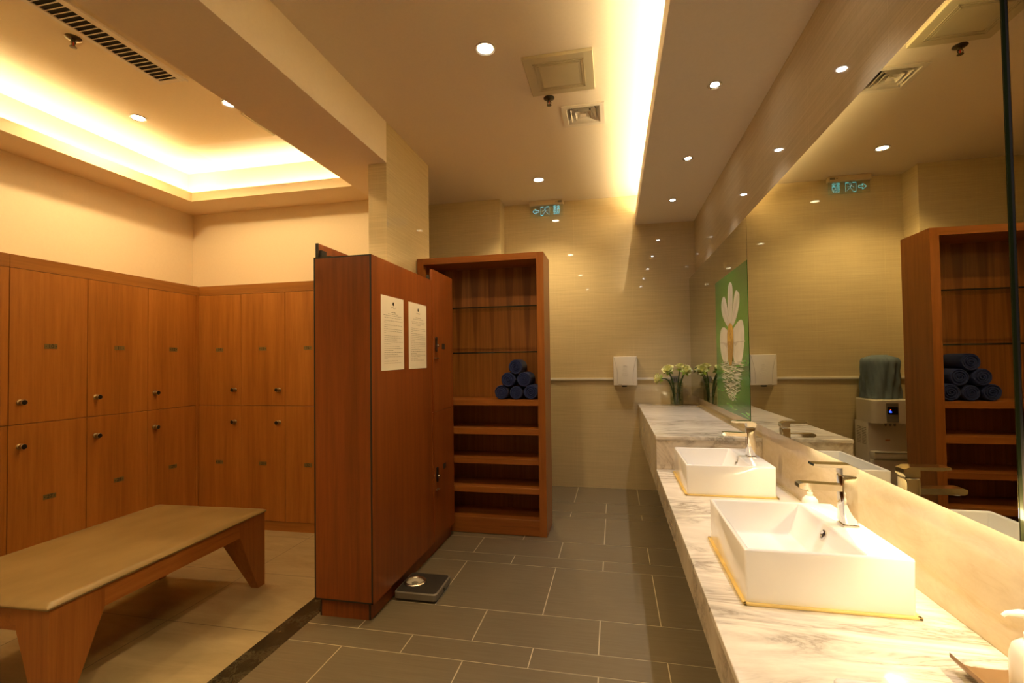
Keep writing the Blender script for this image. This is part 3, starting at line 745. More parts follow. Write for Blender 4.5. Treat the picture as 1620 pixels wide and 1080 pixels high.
mb.grid([[(x, y, .452) for x, y in per], [(-2.49 + (x + 2.49) * 1.008, 1.985 + (y - 1.985) * 1.005, .4485) for x, y in per], [(x, y, .441) for x, y in per]], closed=True); mb.ngon([(x, y, .441) for x, y in per])
mb.build('seat_pad', M['leather'], t, 60)
ins = .012; fx0, fx1, fy0, fy1 = bx0 + ins, bx1 - ins * .5, by0 + ins, by1 - ins * .5
mb = MB()
for a, b, c, d in ((fx0 + .002, fx0 + .026, fy0 + .03, fy1 - .03), (fx1 - .026, fx1 - .002, fy0 + .03, fy1 - .03), (fx0 + .03, fx1 - .03, fy0 + .002, fy0 + .026), (fx0 + .03, fx1 - .03, fy1 - .026, fy1 - .002)): mb.box(a, b, c, d, .352, .441)
mb.build('apron', M['bench_wood'], t)
for sx in (0, 1):
    for sy in (0, 1):
        X0, Y0 = (fx1, fy1)[0] if sx else fx0, fy1 if sy else fy0
        dx, dy = (-1 if sx else 1), (-1 if sy else 1)
        mb = MB()
        top, mid, bot = (.155, .205), (.155, .205), (.048, .058)
        R = lambda s, z: [(X0, Y0, z), (X0 + dx * s[0], Y0, z), (X0 + dx * s[0], Y0 + dy * s[1], z), (X0, Y0 + dy * s[1], z)]
        mb.hexa(R(mid, .352), R(top, .441)); mb.hexa(R(bot, 0), R(mid, .352)); 
        mb.build('leg', M['bench_leg'], t)
t.rotation_euler.z = math.radians(2.2)

# ------------------------------------------------------------------ bathroom scale
sx0, sx1, sy0, sy1 = -1.252, -.996, 2.545, 2.800
t = thing('bathroom_scale', 'dark flat bathroom scale with round dial on the floor beside the locker unit', 'scale', ((sx0 + sx1) / 2, (sy0 + sy1) / 2, 0))
mb = MB(); mb.box(sx0 + .012, sx1 - .012, sy0 + .012, sy1 - .012, 0, .018); mb.build('base', M['edge_black'], t)
def rrect(x0, x1, y0, y1, r, z, n=6):
    out = []
    for cx_, cy_, a0 in ((x1 - r, y1 - r, 0), (x0 + r, y1 - r, PI / 2), (x0 + r, y0 + r, PI), (x1 - r, y0 + r, 1.5 * PI)):
        for k in range(n + 1): out.append((cx_ + r * math.cos(a0 + k * PI / 2 / n), cy_ + r * math.sin(a0 + k * PI / 2 / n), z))
    return out
mb = MB(); L = [rrect(sx0, sx1, sy0, sy1, .022, .014), rrect(sx0, sx1, sy0, sy1, .022, .046), rrect(sx0 + .005, sx1 - .005, sy0 + .005, sy1 - .005, .02, .051)]
mb.grid(L, closed=True); mb.ngon(L[0]); mb.ngon(L[-1]); mb.build('platform', M['scale_grey'], t, 40)
mb = MB(); L = [rrect(sx0 + .009, sx1 - .009, sy0 + .009, sy1 - .009, .018, .0505), rrect(sx0 + .009, sx1 - .009, sy0 + .009, sy1 - .009, .018, .0530)]
mb.grid(L, closed=True); mb.ngon(L[-1]); mb.build('mat', M['scale_mat'], t, 40)
dx_, dy_ = -1.175, 2.672
mb = MB(); mb.lathe((dx_, dy_, .052), [(.066, 0), (.066, .006), (.060, .010), (.052, .009), (.048, .003)], 40, capb=False, capt=False); d = mb.build('dial', M['steel'], t, 40)
mb = MB(); mb.lathe((dx_, dy_, .0545), [(.049, 0), (.001, .0005)], 40, capb=False); mb.build('dial_face', M['dial_face'], d)
mb = MB(); mb.lathe((dx_ + .004, dy_ - .014, .0555), [(.019, 0), (.001, .0006)], 24, sy=1, capb=False); mb.build('dial_hub', M['scale_grey'], d)
mb = MB()
for k in range(40):
    a = 2 * PI * k / 40; l = .010 if k % 5 == 0 else .005
    c_, s_ = math.cos(a), math.sin(a); mb.ngon([(dx_ + c_ * q + s_ * w, dy_ + s_ * q - c_ * w, .0558) for q, w in ((.046, .0006), (.046, -.0006), (.046 - l, -.0006), (.046 - l, .0006))])
mb.build('graduations', M['ink'], d, fix=False)
mb = MB(); mb.lathe((sx1, sy0 + .12, .03), [(.007, -.002), (.007, .006)], 12, axis='x'); mb.build('zero_wheel', M['edge_black'], t)
# ------------------------------------------------------------------ wash counter
YC0 = -.6
t = thing('wash_counter', 'long low marble wash counter carrying the white basins', 'counter', ((XF + XR) / 2, 1.2, ZCB))
mb = MB(); mb.box(XF, XR - .001, YC0, YN - .0005, ZLC - .022, ZLC, .003, 2); mb.build('worktop', M['counter'], t)
mb = MB()
yy = YC0
edges = [YC0 + k * .6 for k in range(7)] + [YN]
for a, b in zip(edges, edges[1:]):
    if b - a > .01: mb.box(XF + .006, XF + .028, a + .0008, b - .0008, ZCB, ZLC - .0225)
mb.box(XF + .028, XR - .001, YC0, YN - .001, ZCB, ZCB + .02)
mb.build('fascia', M['counter_face'], t)
t = thing('raised_counter', 'raised marble counter shelf at the far end holding the vase', 'counter', ((XF + XR) / 2, 4.1, ZCB))
mb = MB(); mb.box(XF, XR - .001, YN, YB - .001, ZRC - .022, ZRC, .003, 2); mb.build('worktop', M['counter'], t)
mb = MB(); mb.box(XF + .004, XR - .001, YN + .004, YN + .024, ZLC - .02, ZRC - .0225); mb.build('end_panel', marble('end_marble', (.74, .67, .56, 1), (.34, .27, .19, 1), (0, .8, .4), (2.4, 2.4, 2.4), .14), t)
mb = MB(); mb.box(XF + .006, XF + .028, YN + .026, YB - .002, ZCB, ZRC - .0225); mb.box(XF + .028, XR - .001, YN + .026, YB - .002, ZCB, ZCB + .02); mb.build('fascia', M['counter_face'], t)
# splash-back: glazed strip between counter and mirror
mb = MB(); mb.box(XR - .0015, XR, YC0, YN - .001, ZLC, .984); struct('trim_10', mb, M['splash'])

def basin(y0, y1, label):
    x0, x1, zt, zb = .333, .733, .840, ZLC + .0005
    t = thing('basin', label, 'wash basin', ((x0 + x1) / 2, (y0 + y1) / 2, zb), 'white square counter-top basins')
    mb = MB()
    q = lambda a, b, c, d, z: [(a, c, z), (b, c, z), (b, d, z), (a, d, z)]
    rows = [q(x0 + .002, x1 - .002, y0 + .002, y1 - .002, zb), q(x0, x1, y0, y1, zt), q(x0 + .013, .628, y0 + .013, y1 - .013, zt), q(x0 + .030, .585, y0 + .032, y1 - .032, .738)]
    bm = mb.bm; R = [[bm.verts.new(p) for p in r] for r in rows]
    for A, B in zip(R, R[1:]):
        for k in range(4): bm.faces.new([A[k], A[(k + 1) % 4], B[(k + 1) % 4], B[k]])
    bm.faces.new(R[0][::-1]); bm.faces.new(R[-1])
    bmesh.ops.recalc_face_normals(bm, faces=bm.faces)
    bmesh.ops.bevel(bm, geom=[e for e in bm.edges], offset=.006, segments=3, profile=.5, affect='EDGES')
    mb.build('bowl', M['ceramic'], t, 40)
    mb = MB(); s = .008
    def bead(a, b, c, d): mb.box(a, b, c, d, zb, zb + .007, .002, 2)
    bead(x0 - s, x1 + s, y0 - s, y0 + .003); bead(x0 - s, x1 + s, y1 - .003, y1 + s); bead(x0 - s, x0 + .003, y0 - s, y1 + s); bead(x1 - .003, x1 + s, y0 - s, y1 + s)
    mb.build('sealant', M['sealant'], t, 40)
    cy_ = (y0 + y1) / 2; c = Vector((.6155, cy_, .808)); nrm = Vector((-.102, 0, .043)).normalized(); u = Vector((0, 1, 0)); w = nrm.cross(u)
    P = lambda r, a, d: c + u * (r * math.cos(a)) + w * (r * math.sin(a)) + nrm * d
    mb = MB(); n = 24; mb.grid([[P(r, 2 * PI * k / n, d) for k in range(n)] for r, d in ((.0165, .0), (.016, .004), (.011, .0045), (.009, .001))], closed=True); o = mb.build('overflow_ring', M['chrome'], t, 40)
    mb = MB(); mb.ngon([P(.0082, 2 * PI * k / n, .0012) for k in range(n)]); mb.build('overflow_hole', M['dark_void'], o)
    mb = MB(); mb.lathe((.47, cy_, .7385), [(.030, 0), (.029, .003), (.022, .004), (.020, .0015), (.001, .0015)], 28, capb=False); mb.build('drain', M['chrome'], t, 40)
basin(1.390, 1.868, 'white square basin nearest whole in view, right of the aisle')
basin(2.445, 2.922, 'white square basin farther away, next to the raised counter')
basin(.385, .864, 'white basin at the bottom edge, only its far rim in view')

def tap(y, label):
    t = thing('mixer_tap', label, 'tap', (.685, y, .840), 'square chrome mixer taps')
    x0, x1 = .666, .706; a, b = y - .0225, y + .0225
    mb = MB(); mb.box(x0 - .002, x1 + .002, a - .002, b + .002, .840, .846, .001, 1); mb.build('base', M['chrome'], t)
    mb = MB(); mb.box(x0, x1, a, b, .846, .992, .004, 3); mb.build('body', M['chrome'], t, 40)
    mb = MB(); mb.prism([(x0 + .004, a + .004, .945), (x0 + .004, a + .004, .963), (.560, a + .004, .967), (.548, a + .004, .963), (.548, a + .004, .952), (.556, a + .004, .948)], (0, .037, 0))
    s = mb.build('spout', M['chrome'], t)
    mb = MB(); mb.lathe((.567, y, .950), [(.010, -.006), (.011, .0)], 16); mb.build('aerator', M['steel'], s, 40)
    mb = MB(); mb.prism([(x0 + .001, a + .001, .995), (x1, a + .001, .995), (x1, a + .001, 1.019), (x0 + .001, a + .001, 1.019)], (0, .043, 0))
    l = mb.build('cartridge', M['chrome'], t)
    mb = MB(); mb.prism([(.588, a, 1.020), (.612, a, 1.0155), (.694, a, 1.0165), (x1 + .001, a, 1.000), (x1 + .004, a, 1.000), (x1 + .003, a, 1.018), (.692, a, 1.0255), (.590, a, 1.0265)], (0, .045, 0)); mb.build('lever', M['chrome'], t)
tap(1.637, 'chrome lever tap on the nearest whole basin')
tap(2.690, 'chrome lever tap on the far basin by the raised counter')
tap(.625, 'chrome lever tap on the basin below the frame, out of view')

def pump_bottle(x, y, z, r, hb, label, mark, yaw):
    t = thing('soap_bottle', label, 'soap bottle', (x, y, z), 'cream soap pump bottles')
    mb = MB(); mb.lathe((x, y, z), [(r * .92, 0), (r, .004), (r, hb * .55), (r * .97, hb * .72), (r * .84, hb * .88), (r * .52, hb * .975), (r * .34, hb)], 28); mb.build('bottle', M['bottle'], t, 50)
    mb = MB(); mb.lathe((x, y, z + hb), [(r * .36, -.002), (r * .36, .012), (r * .18, .013), (r * .18, .040)], 18); p = mb.build('collar', M['bottle'], t, 40)
    dx, dy = math.cos(yaw), math.sin(yaw); h = z + hb + .046
    mb = MB(); mb.tube([(x - dx * .010, y - dy * .010, h - .004), (x, y, h), (x + dx * .018, y + dy * .018, h + .004), (x + dx * .040, y + dy * .040, h + .002), (x + dx * .046, y + dy * .046, h - .003)], [.008, .009, .0075, .0045, .0035], 12); mb.build('pump_head', M['bottle'], t, 50)
    if mark:
        mb = MB()
        for k in range(9):
            a = PI + .62 + k * .055; h0 = z + hb * .42
            mb.ngon([(x + (r + .0006) * math.cos(a + d), y + (r + .0006) * math.sin(a + d), h0 + v) for d, v in ((0, 0), (.035, 0), (.035, .0045 if k % 3 else .007), (0, .0045))])
        mb.build('printed_text', M['grey_ink'], t, fix=False)
pump_bottle(.750, 2.105, ZLC, .031, .112, 'cream soap pump bottle between the two basins, behind the near tap', False, PI)
# bronze tray with turned-up ends and its bottle
tx0, tx1, ty0, ty1 = .676, .812, .93, 1.178
mb = MB(); rows = []; n = 14
for k in range(n + 1):
    u = k / n; z = ZLC + .003 + .026 * (2 * u - 1) ** 4
    rows.append([(tx0 + u * (tx1 - tx0), ty0, z), (tx0 + u * (tx1 - tx0), ty1, z), (tx0 + u * (tx1 - tx0), ty1, z + .009), (tx0 + u * (tx1 - tx0), ty0, z + .009)])
mb.grid(rows, closed=True); mb.ngon(rows[0]); mb.ngon(rows[-1][::-1])
mb.box((tx0 + tx1) / 2 - .02, (tx0 + tx1) / 2 + .02, ty0 + .03, ty1 - .03, ZLC + .0005, ZLC + .004)
tag(mb.build('soap_tray', M['tray_bronze'], None, 50), 'dark bronze curved tray on the counter at the lower right edge', 'tray')
pump_bottle(.757, 1.085, ZLC + .0165, .033, .105, 'cream soap bottle standing on the bronze tray, cut by the right edge', True, PI)

# ------------------------------------------------------------------ mirrors
ZMB, ZMT = .9866, 2.177
def mirror(y0, y1, label, proud=0.0):
    t = thing('wall_mirror', label, 'mirror', (XM, (y0 + y1) / 2, ZMB), 'tall mirror panels over the counter')
    mb = MB(); mb.box(XM + .0012, XM + .0072, y0, y1, ZMB, ZMT); mb.build('glass_edge', M['mirror_edge'], t)
    mb = MB()
    mb.hexa([(XM, y0 + .0015, ZMB + .0008), (XM, y1 - .0015, ZMB + .0008), (XM, y1 - .0015, ZMT - .0008), (XM, y0 + .0015, ZMT - .0008)],
            [(XM + .0011, y0 + .0015, ZMB + .0008), (XM + .0011, y1 - .0015, ZMB + .0008), (XM + .0011, y1 - .0015, ZMT - .0008), (XM + .0011, y0 + .0015, ZMT - .0008)])
    mb.build('mirror_face', M['mirror'], t)
    mb = MB(); mb.box(XM + .0073, XM + .020, y0 + .012, y1 - .012, ZMB + .014, ZMT - .01); mb.box(XM + .020, XR - .001, y0 + .02, y1 - .02, ZMT - .06, ZMT - .03); mb.box(XM + .020, XR - .001, y0 + .02, y1 - .02, ZMB + .12, ZMB + .14); mb.build('backing', M['backing'], t)
mirror(2.992, YB - .003, 'far mirror panel with the green flower print, beside the back wall')
mirror(1.1205, 2.9885, 'large middle mirror panel reflecting the cabinet and water dispenser')
mirror(-.6, 1.104, 'near mirror panel at the right edge beyond the dark seam')
mb = MB(); mb.box(XR - .024, XR - .010, -.6, 2.30, ZMB + .028, ZMB + .036)
mb.box(XR - .026, XR - .0016, -.6, 2.30, ZMB + .036, ZMB + .040)
tag(mb.build('strip_light', M['led_mirror']), 'warm strip light behind the lower mirror edge lighting the splashback', 'strip light', 'hidden cove strip lights')

# flower print on the far mirror panel
xp = XM - .0012
mb = MB()
lay = [0]
def poly(pts, mi, lift=None):
    lay[0] += .000012; xx = xp - lay[0]
    mb.ngon([(xx, a, b) for a, b in pts], mi)
py0, py1, pz0, pz1 = 2.996, 3.885, .989, 1.925
mb.box(xp, XM - .0002, py0, py1, pz0, pz1, 0, 0, 0)
mats = [M['print_green'], M['print_petal'], M['print_petal_shade'], M['print_gold'], M['print_amber'], M['print_ripple'], M['print_dark'], M['print_lite']]
rn = random.Random(11)
def streak(yc, zc, w, h, mi):
    n = 7; up = []; dn = []; ph = rn.uniform(0, 6)
    for k in range(n):
        u = k / (n - 1); s = math.sin(PI * u) ** .7; b = zc + .006 * math.sin(u * 5 + ph)
        a = min(py1 - .001, max(py0 + .001, yc + (u - .5) * w)); up.append((a, b + h * s / 2 + .0003)); dn.append((a, b - h * s / 2 - .0003))
    if up[-1][0] - up[0][0] > .01: poly(up + dn[::-1], mi)
for k in range(46):
    f = rn.random(); streak(rn.uniform(py0, py1), pz0 + .01 + .33 * f ** 1.3, rn.uniform(.14, .34), rn.uniform(.006, .018), rn.choice((6, 6, 7)))
PET = {
'low_left': [(3.75, 1.523), (3.708, 1.567), (3.631, 1.576), (3.535, 1.556), (3.483, 1.521), (3.48, 1.456), (3.506, 1.381), (3.536, 1.316), (3.657, 1.326), (3.728, 1.383), (3.757, 1.454)],
'low_right': [(3.375, 1.536), (3.251, 1.578), (3.154, 1.593), (3.104, 1.576), (3.08, 1.527), (3.083, 1.451), (3.118, 1.376), (3.16, 1.328), (3.237, 1.313), (3.337, 1.317), (3.373, 1.379), (3.382, 1.463)],
'left': [(3.693, 1.716), (3.671, 1.771), (3.608, 1.794), (3.551, 1.772), (3.509, 1.718), (3.471, 1.638), (3.45, 1.578), (3.488, 1.559), (3.578, 1.604), (3.658, 1.655)],
'right': [(3.243, 1.786), (3.183, 1.76), (3.168, 1.719), (3.192, 1.672), (3.247, 1.618), (3.334, 1.569), (3.39, 1.557), (3.404, 1.59), (3.363, 1.66), (3.317, 1.737), (3.284, 1.779)],
'mid': [(3.472, 1.811), (3.449, 1.856), (3.399, 1.862), (3.354, 1.841), (3.341, 1.792), (3.349, 1.71), (3.383, 1.63), (3.415, 1.575), (3.45, 1.578), (3.478, 1.66), (3.488, 1.748)]}
def smooth(pts, it=2):
    for _ in range(it):
        out = []
        for a, b in zip(pts, pts[1:] + pts[:1]):
            out += [(a[0] * .75 + b[0] * .25, a[1] * .75 + b[1] * .25), (a[0] * .25 + b[0] * .75, a[1] * .25 + b[1] * .75)]
        pts = out
    return pts
def line2(a, b, w, mi): 
    dx, dz = b[0] - a[0], b[1] - a[1]; L = math.hypot(dx, dz); nx, nz = -dz / L * w, dx / L * w
    poly([(a[0] + nx * .3, a[1] + nz * .3), (b[0] + nx, b[1] + nz), (b[0] - nx, b[1] - nz), (a[0] - nx * .3, a[1] - nz * .3)], mi)
HEART = (3.432, 1.56)
for k_, p in PET.items():
    poly(smooth(p, 1 if 'low' in k_ else 2), 1)
    mid = (sum(a for a, b in p) / len(p), sum(b for a, b in p) / len(p))
    root = HEART if 'low' not in k_ else (3.43, 1.45)
    for d in (-.028, 0, .028):
        tip = (mid[0] + (mid[0] - root[0]) * .62 + d, mid[1] + (mid[1] - root[1]) * .62)
        line2((root[0] + (mid[0] - root[0]) * .35 + d * .3, root[1] + (mid[1] - root[1]) * .35), tip, .0035, 2)
for s in (-1, 1): poly([(3.43 + s * .08, 1.455), (3.43 + s * .22, 1.462), (3.43 + s * .12, 1.425)], 2)
# broken white reflection in the water
for k in range(30):
    z = 1.325 - k * .0085; half = .285 * (1 - (k / 36) ** 2.2) * (1 if z > 1.12 else .8)
    for q in range(3):
        streak(3.425 + (q - 1) * half * .62 + rn.uniform(-.03, .03), z + rn.uniform(-.003, .003), half * rn.uniform(.6, 1.1), rn.uniform(.004, .010), 5 if rn.random() < .78 else 1)
for k in range(16): streak(3.42 + rn.uniform(-.2, .2), rn.uniform(1.10, 1.30), rn.uniform(.06, .16), .006, 6)
poly([(3.50, 1.556), (3.475, 1.578), (3.449, 1.589), (3.397, 1.585), (3.365, 1.566), (3.348, 1.53), (3.345, 1.462), (3.522, 1.468), (3.518, 1.52)], 3)
poly([(3.522, 1.468), (3.345, 1.462), (3.358, 1.40), (3.385, 1.34), (3.413, 1.305), (3.475, 1.305), (3.505, 1.345), (3.520, 1.40)], 4)
for k in range(30):
    a, b = 3.435 + rn.uniform(-.065, .065), rn.uniform(1.40, 1.57); poly([(a + .007 * math.cos(q * PI / 3), b + .007 * math.sin(q * PI / 3)) for q in range(6)], 4 if k % 2 else 3)
tag(mb.build('flower_print', mats, None, fix=False), 'green picture of a white flower mirrored in water, stuck on the mirror', 'picture')

# ------------------------------------------------------------------ back wall fittings
t = thing('hand_dryer', 'white wall-mounted hand dryer on the tiled back wall', 'hand dryer', (.113, YB, 1.085))
dx0, dx1, dz0, dz1, dyf = -.009, .229, 1.087, 1.387, YB - .10
mb = MB(); mb.box(dx0, dx1, dyf, YB - .0005, dz0, dz1, .006, 3); mb.build('casing', M['white'], t, 40)
mb = MB()
for s in (-1, 1):
    pts = [((dx0 + dx1) / 2 + s * (.115 - .038 * math.sin(PI * .62 * k / 16)), dyf - .0002, dz1 - .004 - (dz1 - dz0 - .02) * k / 16) for k in range(17)]
    mb.tube(pts, .0012, 6)
mb.build('seam', M['panel_grey'], t, 60)
mb = MB()
for zz, w in ((1.285, .020), (1.250, .024), (1.205, .032)):
    n = 24; mb.grid([[((dx0 + dx1) / 2 + rr * w * math.cos(2 * PI * k / n), dyf - h, zz + rr * w * .45 * math.sin(2 * PI * k / n)) for k in range(n)] for rr, h in ((1.06, .0), (1.0, .0022), (.9, .0022), (.84, .0004))], closed=True)
mb.build('embossed_mark', M['white'], t, 50)
mb = MB(); mb.lathe((.100, YB - .055, dz0 + .003), [(.030, 0), (.026, -.018), (.020, -.020)], 20); mb.build('nozzle', M['edge_black'], t, 40)
mb = MB(); mb.box(.040, .075, dyf - .001, dyf + .003, dz0 + .008, dz0 + .0115); mb.build('indicator_slot', M['panel_grey'], t)
def conduit(x0, x1, label):
    mb = MB(); mb.box(x0, x1, YB - .020, YB - .0005, 1.138, 1.164, .004, 2); tag(mb.build('cable_conduit', M['white'], None, 40), label, 'cable conduit', 'white conduits on the back wall')
conduit(-1.16, dx0 - .001, 'long white cable conduit along the back wall left of the hand dryer')
conduit(dx1 + .001, .572, 'short white cable conduit between hand dryer and flower vase')
t = thing('wall_socket', 'small dark grey wall socket behind the roses', 'socket', (.610, YB, 1.11))
mb = MB(); mb.box(.575, .648, YB - .014, YB - .0005, 1.112, 1.178, .003, 2); mb.build('cover', M['panel_grey'], t)
mb = MB(); mb.box(.598, .604, YB - .0152, YB - .0135, 1.128, 1.160); mb.box(.618, .624, YB - .0152, YB - .0135, 1.128, 1.160); mb.build('slots', M['edge_black'], t)

# ------------------------------------------------------------------ vase of roses
vx, vy = .608, 5.035
t = thing('glass_vase', 'clear cylindrical glass vase of roses on the raised counter', 'vase', (vx, vy, ZRC))
mb = MB(); mb.lathe((vx, vy, ZRC + .0005), [(.060, 0), (.064, .003), (.066, .22), (.0662, .226), (.0635, .226), (.061, .22), (.059, .012), (.001, .010)], 32, capt=False); mb.build('vessel', M['thin_glass'], t, 40)
mb = MB(); mb.lathe((vx, vy, ZRC + .0115), [(.0585, 0), (.0600, .075), (.001, .075)], 28); mb.build('water', M['water'], t, 40)
def rose(i, head, foot, label, tilt):
    hx, hz, hy = head; fx, fy = foot
    t = thing('rose', label, 'rose', (vx + fx, vy + fy, ZRC + .014), 'cream roses in the glass vase')
    p0 = Vector((vx + fx, vy + fy, ZRC + .014)); p2 = Vector((hx, hy, hz)); rim = Vector((vx + (hx - vx) * .28, vy + (hy - vy) * .28, ZRC + .215))
    pts = []
    for k in range(15):
        u = k / 14
        pts.append(p0 * (1 - u) ** 2 * 1 + rim * 2 * u * (1 - u) * 1 + p2 * u * u)
    for k, p in enumerate(pts):
        u = k / 14; p.z += .035 * math.sin(PI * min(1, u * 1.05)) * (.6 if hz > 1.2 else 1.6)
    pts[-1] = p2.copy()
    mb = MB(); mb.tube(pts, [.0072 - .0018 * k / 14 for k in range(15)], 8); mb.build('stem', M['stem'], t, 60)
    ax = (pts[-1] - pts[-2]).normalized() * .6 + Vector(tilt) * .6; ax.normalize()
    a = ax.orthogonal().normalized(); b = ax.cross(a)
    mb = MB(); rr = random.Random(i)
    for ringi, (n, R, lift, op) in enumerate(((3, .016, .005, .15), (4, .027, .003, .35), (5, .038, -.002, .6), (5, .048, -.010, 1.0))):
        for k in range(n):
            th = 2 * PI * (k + .5 * ringi) / n + rr.uniform(-.2, .2); w = 1.15 * PI / n
            rows = []
            for v in range(6):
                f = v / 5; prof = R * (.35 + .75 * math.sin(f * PI * .5) + op * .25 * f ** 3); h = .050 * f - op * .016 * f ** 3 + lift
                rows.append([p2 + ax * h + (a * math.cos(th + w * (q / 3 - 1) * (1 - .25 * f)) + b * math.sin(th + w * (q / 3 - 1) * (1 - .25 * f))) * prof * (1 - .06 * abs(q - 3) * f) for q in range(7)])
            mb.grid(rows)
    mb.build('bloom', M['petal'], t, 70, fix=False)
    mb = MB()
    for k in range(6):
        th = 2 * PI * k / 6 + .3; d = a * math.cos(th) + b * math.sin(th); s = ax.cross(d)
        L = .048
        mb.grid([[p2 - ax * .004 + d * (L * f + .006) + s * (w * .016 * math.sin(PI * (.15 + .85 * f))) - ax * (.020 * f * f) for w in (-1, 0, 1)] for f in (0, .25, .5, .75, 1)])
    mb.build('sepals', M['sepal'], t, 60, fix=False)
    mb = MB()
    for k in range(14):
        u = .06 + .045 * k; q = pts[min(13, int(u * 14))]; th = k * 2.4 + i; d = Vector((math.cos(th), math.sin(th), .25)).normalized(); s = d.cross(Vector((0, 0, 1))).normalized()
        L = .034
        mb.grid([[q + d * (L * f) + s * (w * .009 * math.sin(PI * (.1 + .85 * f))) for w in (-1, 0, 1)] for f in (0, .33, .66, 1)])
    mb.build('leaves', M['leaf'], t, 60, fix=False)
for i, (h, f, lb, tl) in enumerate([((.442, 1.160, 5.00), (-.02, .0), 'cream rose drooping lowest at the left of the vase', (-1, -.3, -.1)), ((.526, 1.240, 4.97), (-.012, -.02), 'cream rose facing forward at upper left of the vase', (-.2, -.9, .7)),
     ((.535, 1.222, 5.05), (-.018, .02), 'cream rose half behind the upper left bloom', (-.6, .2, .5)), ((.648, 1.258, 5.03), (.008, .022), 'cream rose upright near the middle of the vase', (0, -.2, 1)), ((.690, 1.232, 4.97), (.020, -.016), 'cream rose facing forward at the right of the vase', (.3, -.9, .5)), ((.705, 1.240, 5.03), (.024, .012), 'cream rose almost touching the mirror', (.9, -.1, .5))]):
    rose(i, (h[0], h[1], h[2]), f, lb, tl)

# ------------------------------------------------------------------ water dispenser (seen in the mirror, behind the cabinet)
wx0, wx1, wyf, wyb, wzt = -.990, -.680, 4.803, 5.10, .970
t = thing('water_dispenser', 'white bottled water dispenser behind the cabinet, seen only in the mirror', 'water dispenser', ((wx0 + wx1) / 2, (wyf + wyb) / 2, 0))
mb = MB(); mb.box(wx0, wx1, wyf + .055, wyb, .0, .766, .008, 3); mb.build('cabinet_body', M['white'], t, 40)
mb = MB(); L = [rrect(wx0, wx1, wyf - .035, wyb, .045, .765, 6), rrect(wx0, wx1, wyf - .035, wyb, .045, wzt - .006, 6), rrect(wx0 + .006, wx1 - .006, wyf - .029, wyb - .006, .04, wzt, 6)]
mb.grid(L, closed=True); mb.ngon(L[0]); mb.ngon(L[-1]); mb.build('head', M['white'], t, 40)
mb = MB(); mb.box(wx0 + .012, wx1 - .012, wyf - .010, wyf + .10, .445, .512, .008, 2); mb.build('drip_tray', M['white'], t, 40)
mb = MB(); mb.box(wx0 + .020, wx1 - .020, wyf - .012, wyf - .009, .500, .508); mb.build('drip_grid', M['panel_grey'], t)
mb = MB(); mb.box(wx0 + .004, wx1 - .004, wyf + .004, wyf + .056, .012, .440, .006, 2); mb.build('lower_door', M['white'], t, 40)
mb = MB(); mb.box(-.880, -.785, wyf - .040, wyf - .034, .775, .945, .003, 2); c_ = mb.build('control_panel', M['panel_grey'], t)
mb = MB(); mb.box(-.873, -.793, wyf - .0425, wyf - .039, .845, .910); mb.build('display', M['display'], c_)
mb = MB(); mb.lathe((-.812, wyf - .0424, .868), [(.009, 0), (.008, .001)], 14, axis='-y'); mb.lathe((-.820, wyf - .0424, .865), [(.006, 0), (.006, .001)], 14, axis='-y'); mb.build('blue_light', M['blue_led'], c_)
mb = MB(); mb.lathe((-.815, wyf - .0424, .884), [(.004, 0), (.004, .001)], 12, axis='-y'); mb.build('red_light', M['red_led'], c_)
for k, xx in enumerate((-.80, -.835, -.87)):
    mb = MB(); mb.lathe((xx, wyf + .01, .766), [(.010, 0), (.009, -.022), (.006, -.030)], 12); mb.build('spigot', M['panel_grey'], t, 40)
mb = MB()
for zz in range(11):
    for ya in (wyf + .085, wyf + .180): mb.box(wx1 - .001, wx1 + .0012, ya, ya + .075, .560 + zz * .0145, .5655 + zz * .0145)
mb.build('vent_slots', M['panel_grey'], t)
mb = MB(); mb.box(-.852, -.815, wyf + .053, wyf + .0545, .600, .612); mb.build('warning_sticker', plain('sticker', (.55, .22, .12, 1), .5, var=0), t)
# draped bottle on top
bx_, by_ = -.838, 4.965
mb = MB(); rows = []; n = 72
for k in range(15):
    f = k / 14; z = wzt + .004 + f * .392
    R = .142 * (1 if f < .86 else math.sqrt(max(0, 1 - ((f - .86) / .15) ** 2)) * .98 + .02) * (1 - .03 * (1 - f))
    row = []
    for q in range(n):
        a = 2 * PI * q / n
        am = .0085 * (1 - .2 * f) * (1 if f < .95 else .3)
        fold = am * (math.sin(11 * a + 5 * f + 1.5 * math.sin(3 * a)) + .6 * math.sin(23 * a - 7 * f)) + .004 * math.sin(4 * a + 3 * f)
        c4 = math.cos(a), math.sin(a); sq = (abs(c4[0]) ** 3.2 + abs(c4[1]) ** 3.2) ** (-1 / 3.2)
        rr = (R * sq * (.97) + fold) if R > .01 else R * sq
        row.append((bx_ + rr * c4[0], by_ + rr * c4[1] * .92, z))
    rows.append(row)
mb.grid(rows, closed=True); mb.ngon(rows[0]); mb.ngon(rows[-1])
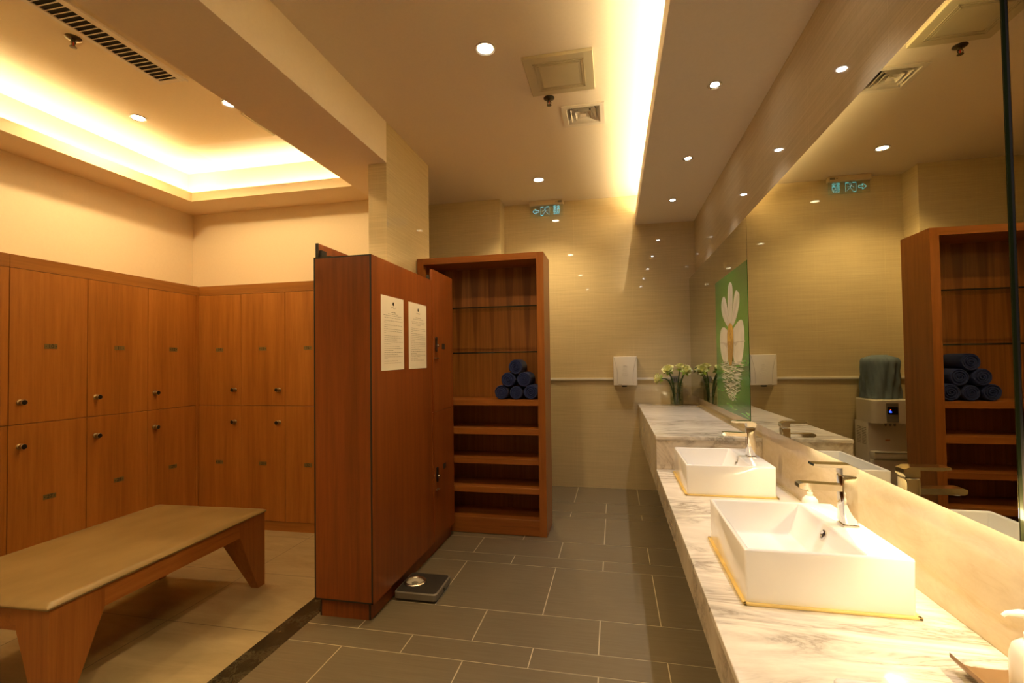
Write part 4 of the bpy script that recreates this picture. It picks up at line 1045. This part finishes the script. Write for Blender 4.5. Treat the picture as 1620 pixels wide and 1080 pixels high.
tag(mb.build('bottle_cover', M['cover'], None, 70), 'grey blue cloth cover over the water bottle on the dispenser, seen in the mirror', 'bottle cover')

# ------------------------------------------------------------------ camera
f, yaw, pitch, roll, pcx, pcy = 754.85, -.20721, .02336, -.01306, 812.6, 553.9
cyw, syw, cp, sp, cr, sr = math.cos(yaw), math.sin(yaw), math.cos(pitch), math.sin(pitch), math.cos(roll), math.sin(roll)
Bm = Matrix(((1, 0, 0), (0, 0, -1), (0, 1, 0)))
Ry = Matrix(((cyw, 0, -syw), (0, 1, 0), (syw, 0, cyw))); Rp = Matrix(((1, 0, 0), (0, cp, sp), (0, -sp, cp))); Rr = Matrix(((cr, -sr, 0), (sr, cr, 0), (0, 0, 1)))
Mw = Rr @ Rp @ Ry @ Bm
cam = bpy.data.cameras.new('camera'); co = bpy.data.objects.new('camera', cam); COL.objects.link(co)
X_, Y_, Z_ = Vector(Mw[0]), -Vector(Mw[1]), -Vector(Mw[2])
co.matrix_world = Matrix(((X_.x, Y_.x, Z_.x, 0), (X_.y, Y_.y, Z_.y, 0), (X_.z, Y_.z, Z_.z, 1.35), (0, 0, 0, 1)))
cam.sensor_width = 36; cam.sensor_fit = 'HORIZONTAL'; cam.lens = f / 1620 * 36
cam.shift_x = -(pcx - 810) / 1620; cam.shift_y = (pcy - 540) / 1620
cam.clip_start = .02
scene.camera = co

# ------------------------------------------------------------------ world and colour management
w = bpy.data.worlds.new('world'); scene.world = w; w.use_nodes = True
w.node_tree.nodes['Background'].inputs[0].default_value = (1, .85, .65, 1); w.node_tree.nodes['Background'].inputs[1].default_value = .02
vs_ = scene.view_settings; vs_.view_transform = 'Standard'; vs_.look = 'None'; vs_.gamma = 1; vs_.use_curve_mapping = False; vs_.exposure = 0.75
cy = scene.cycles; cy.use_denoising = True; cy.max_bounces = 10; cy.diffuse_bounces = 6; cy.glossy_bounces = 6; cy.transmission_bounces = 8; cy.sample_clamp_indirect = 6; cy.caustics_reflective = False; cy.caustics_refractive = False
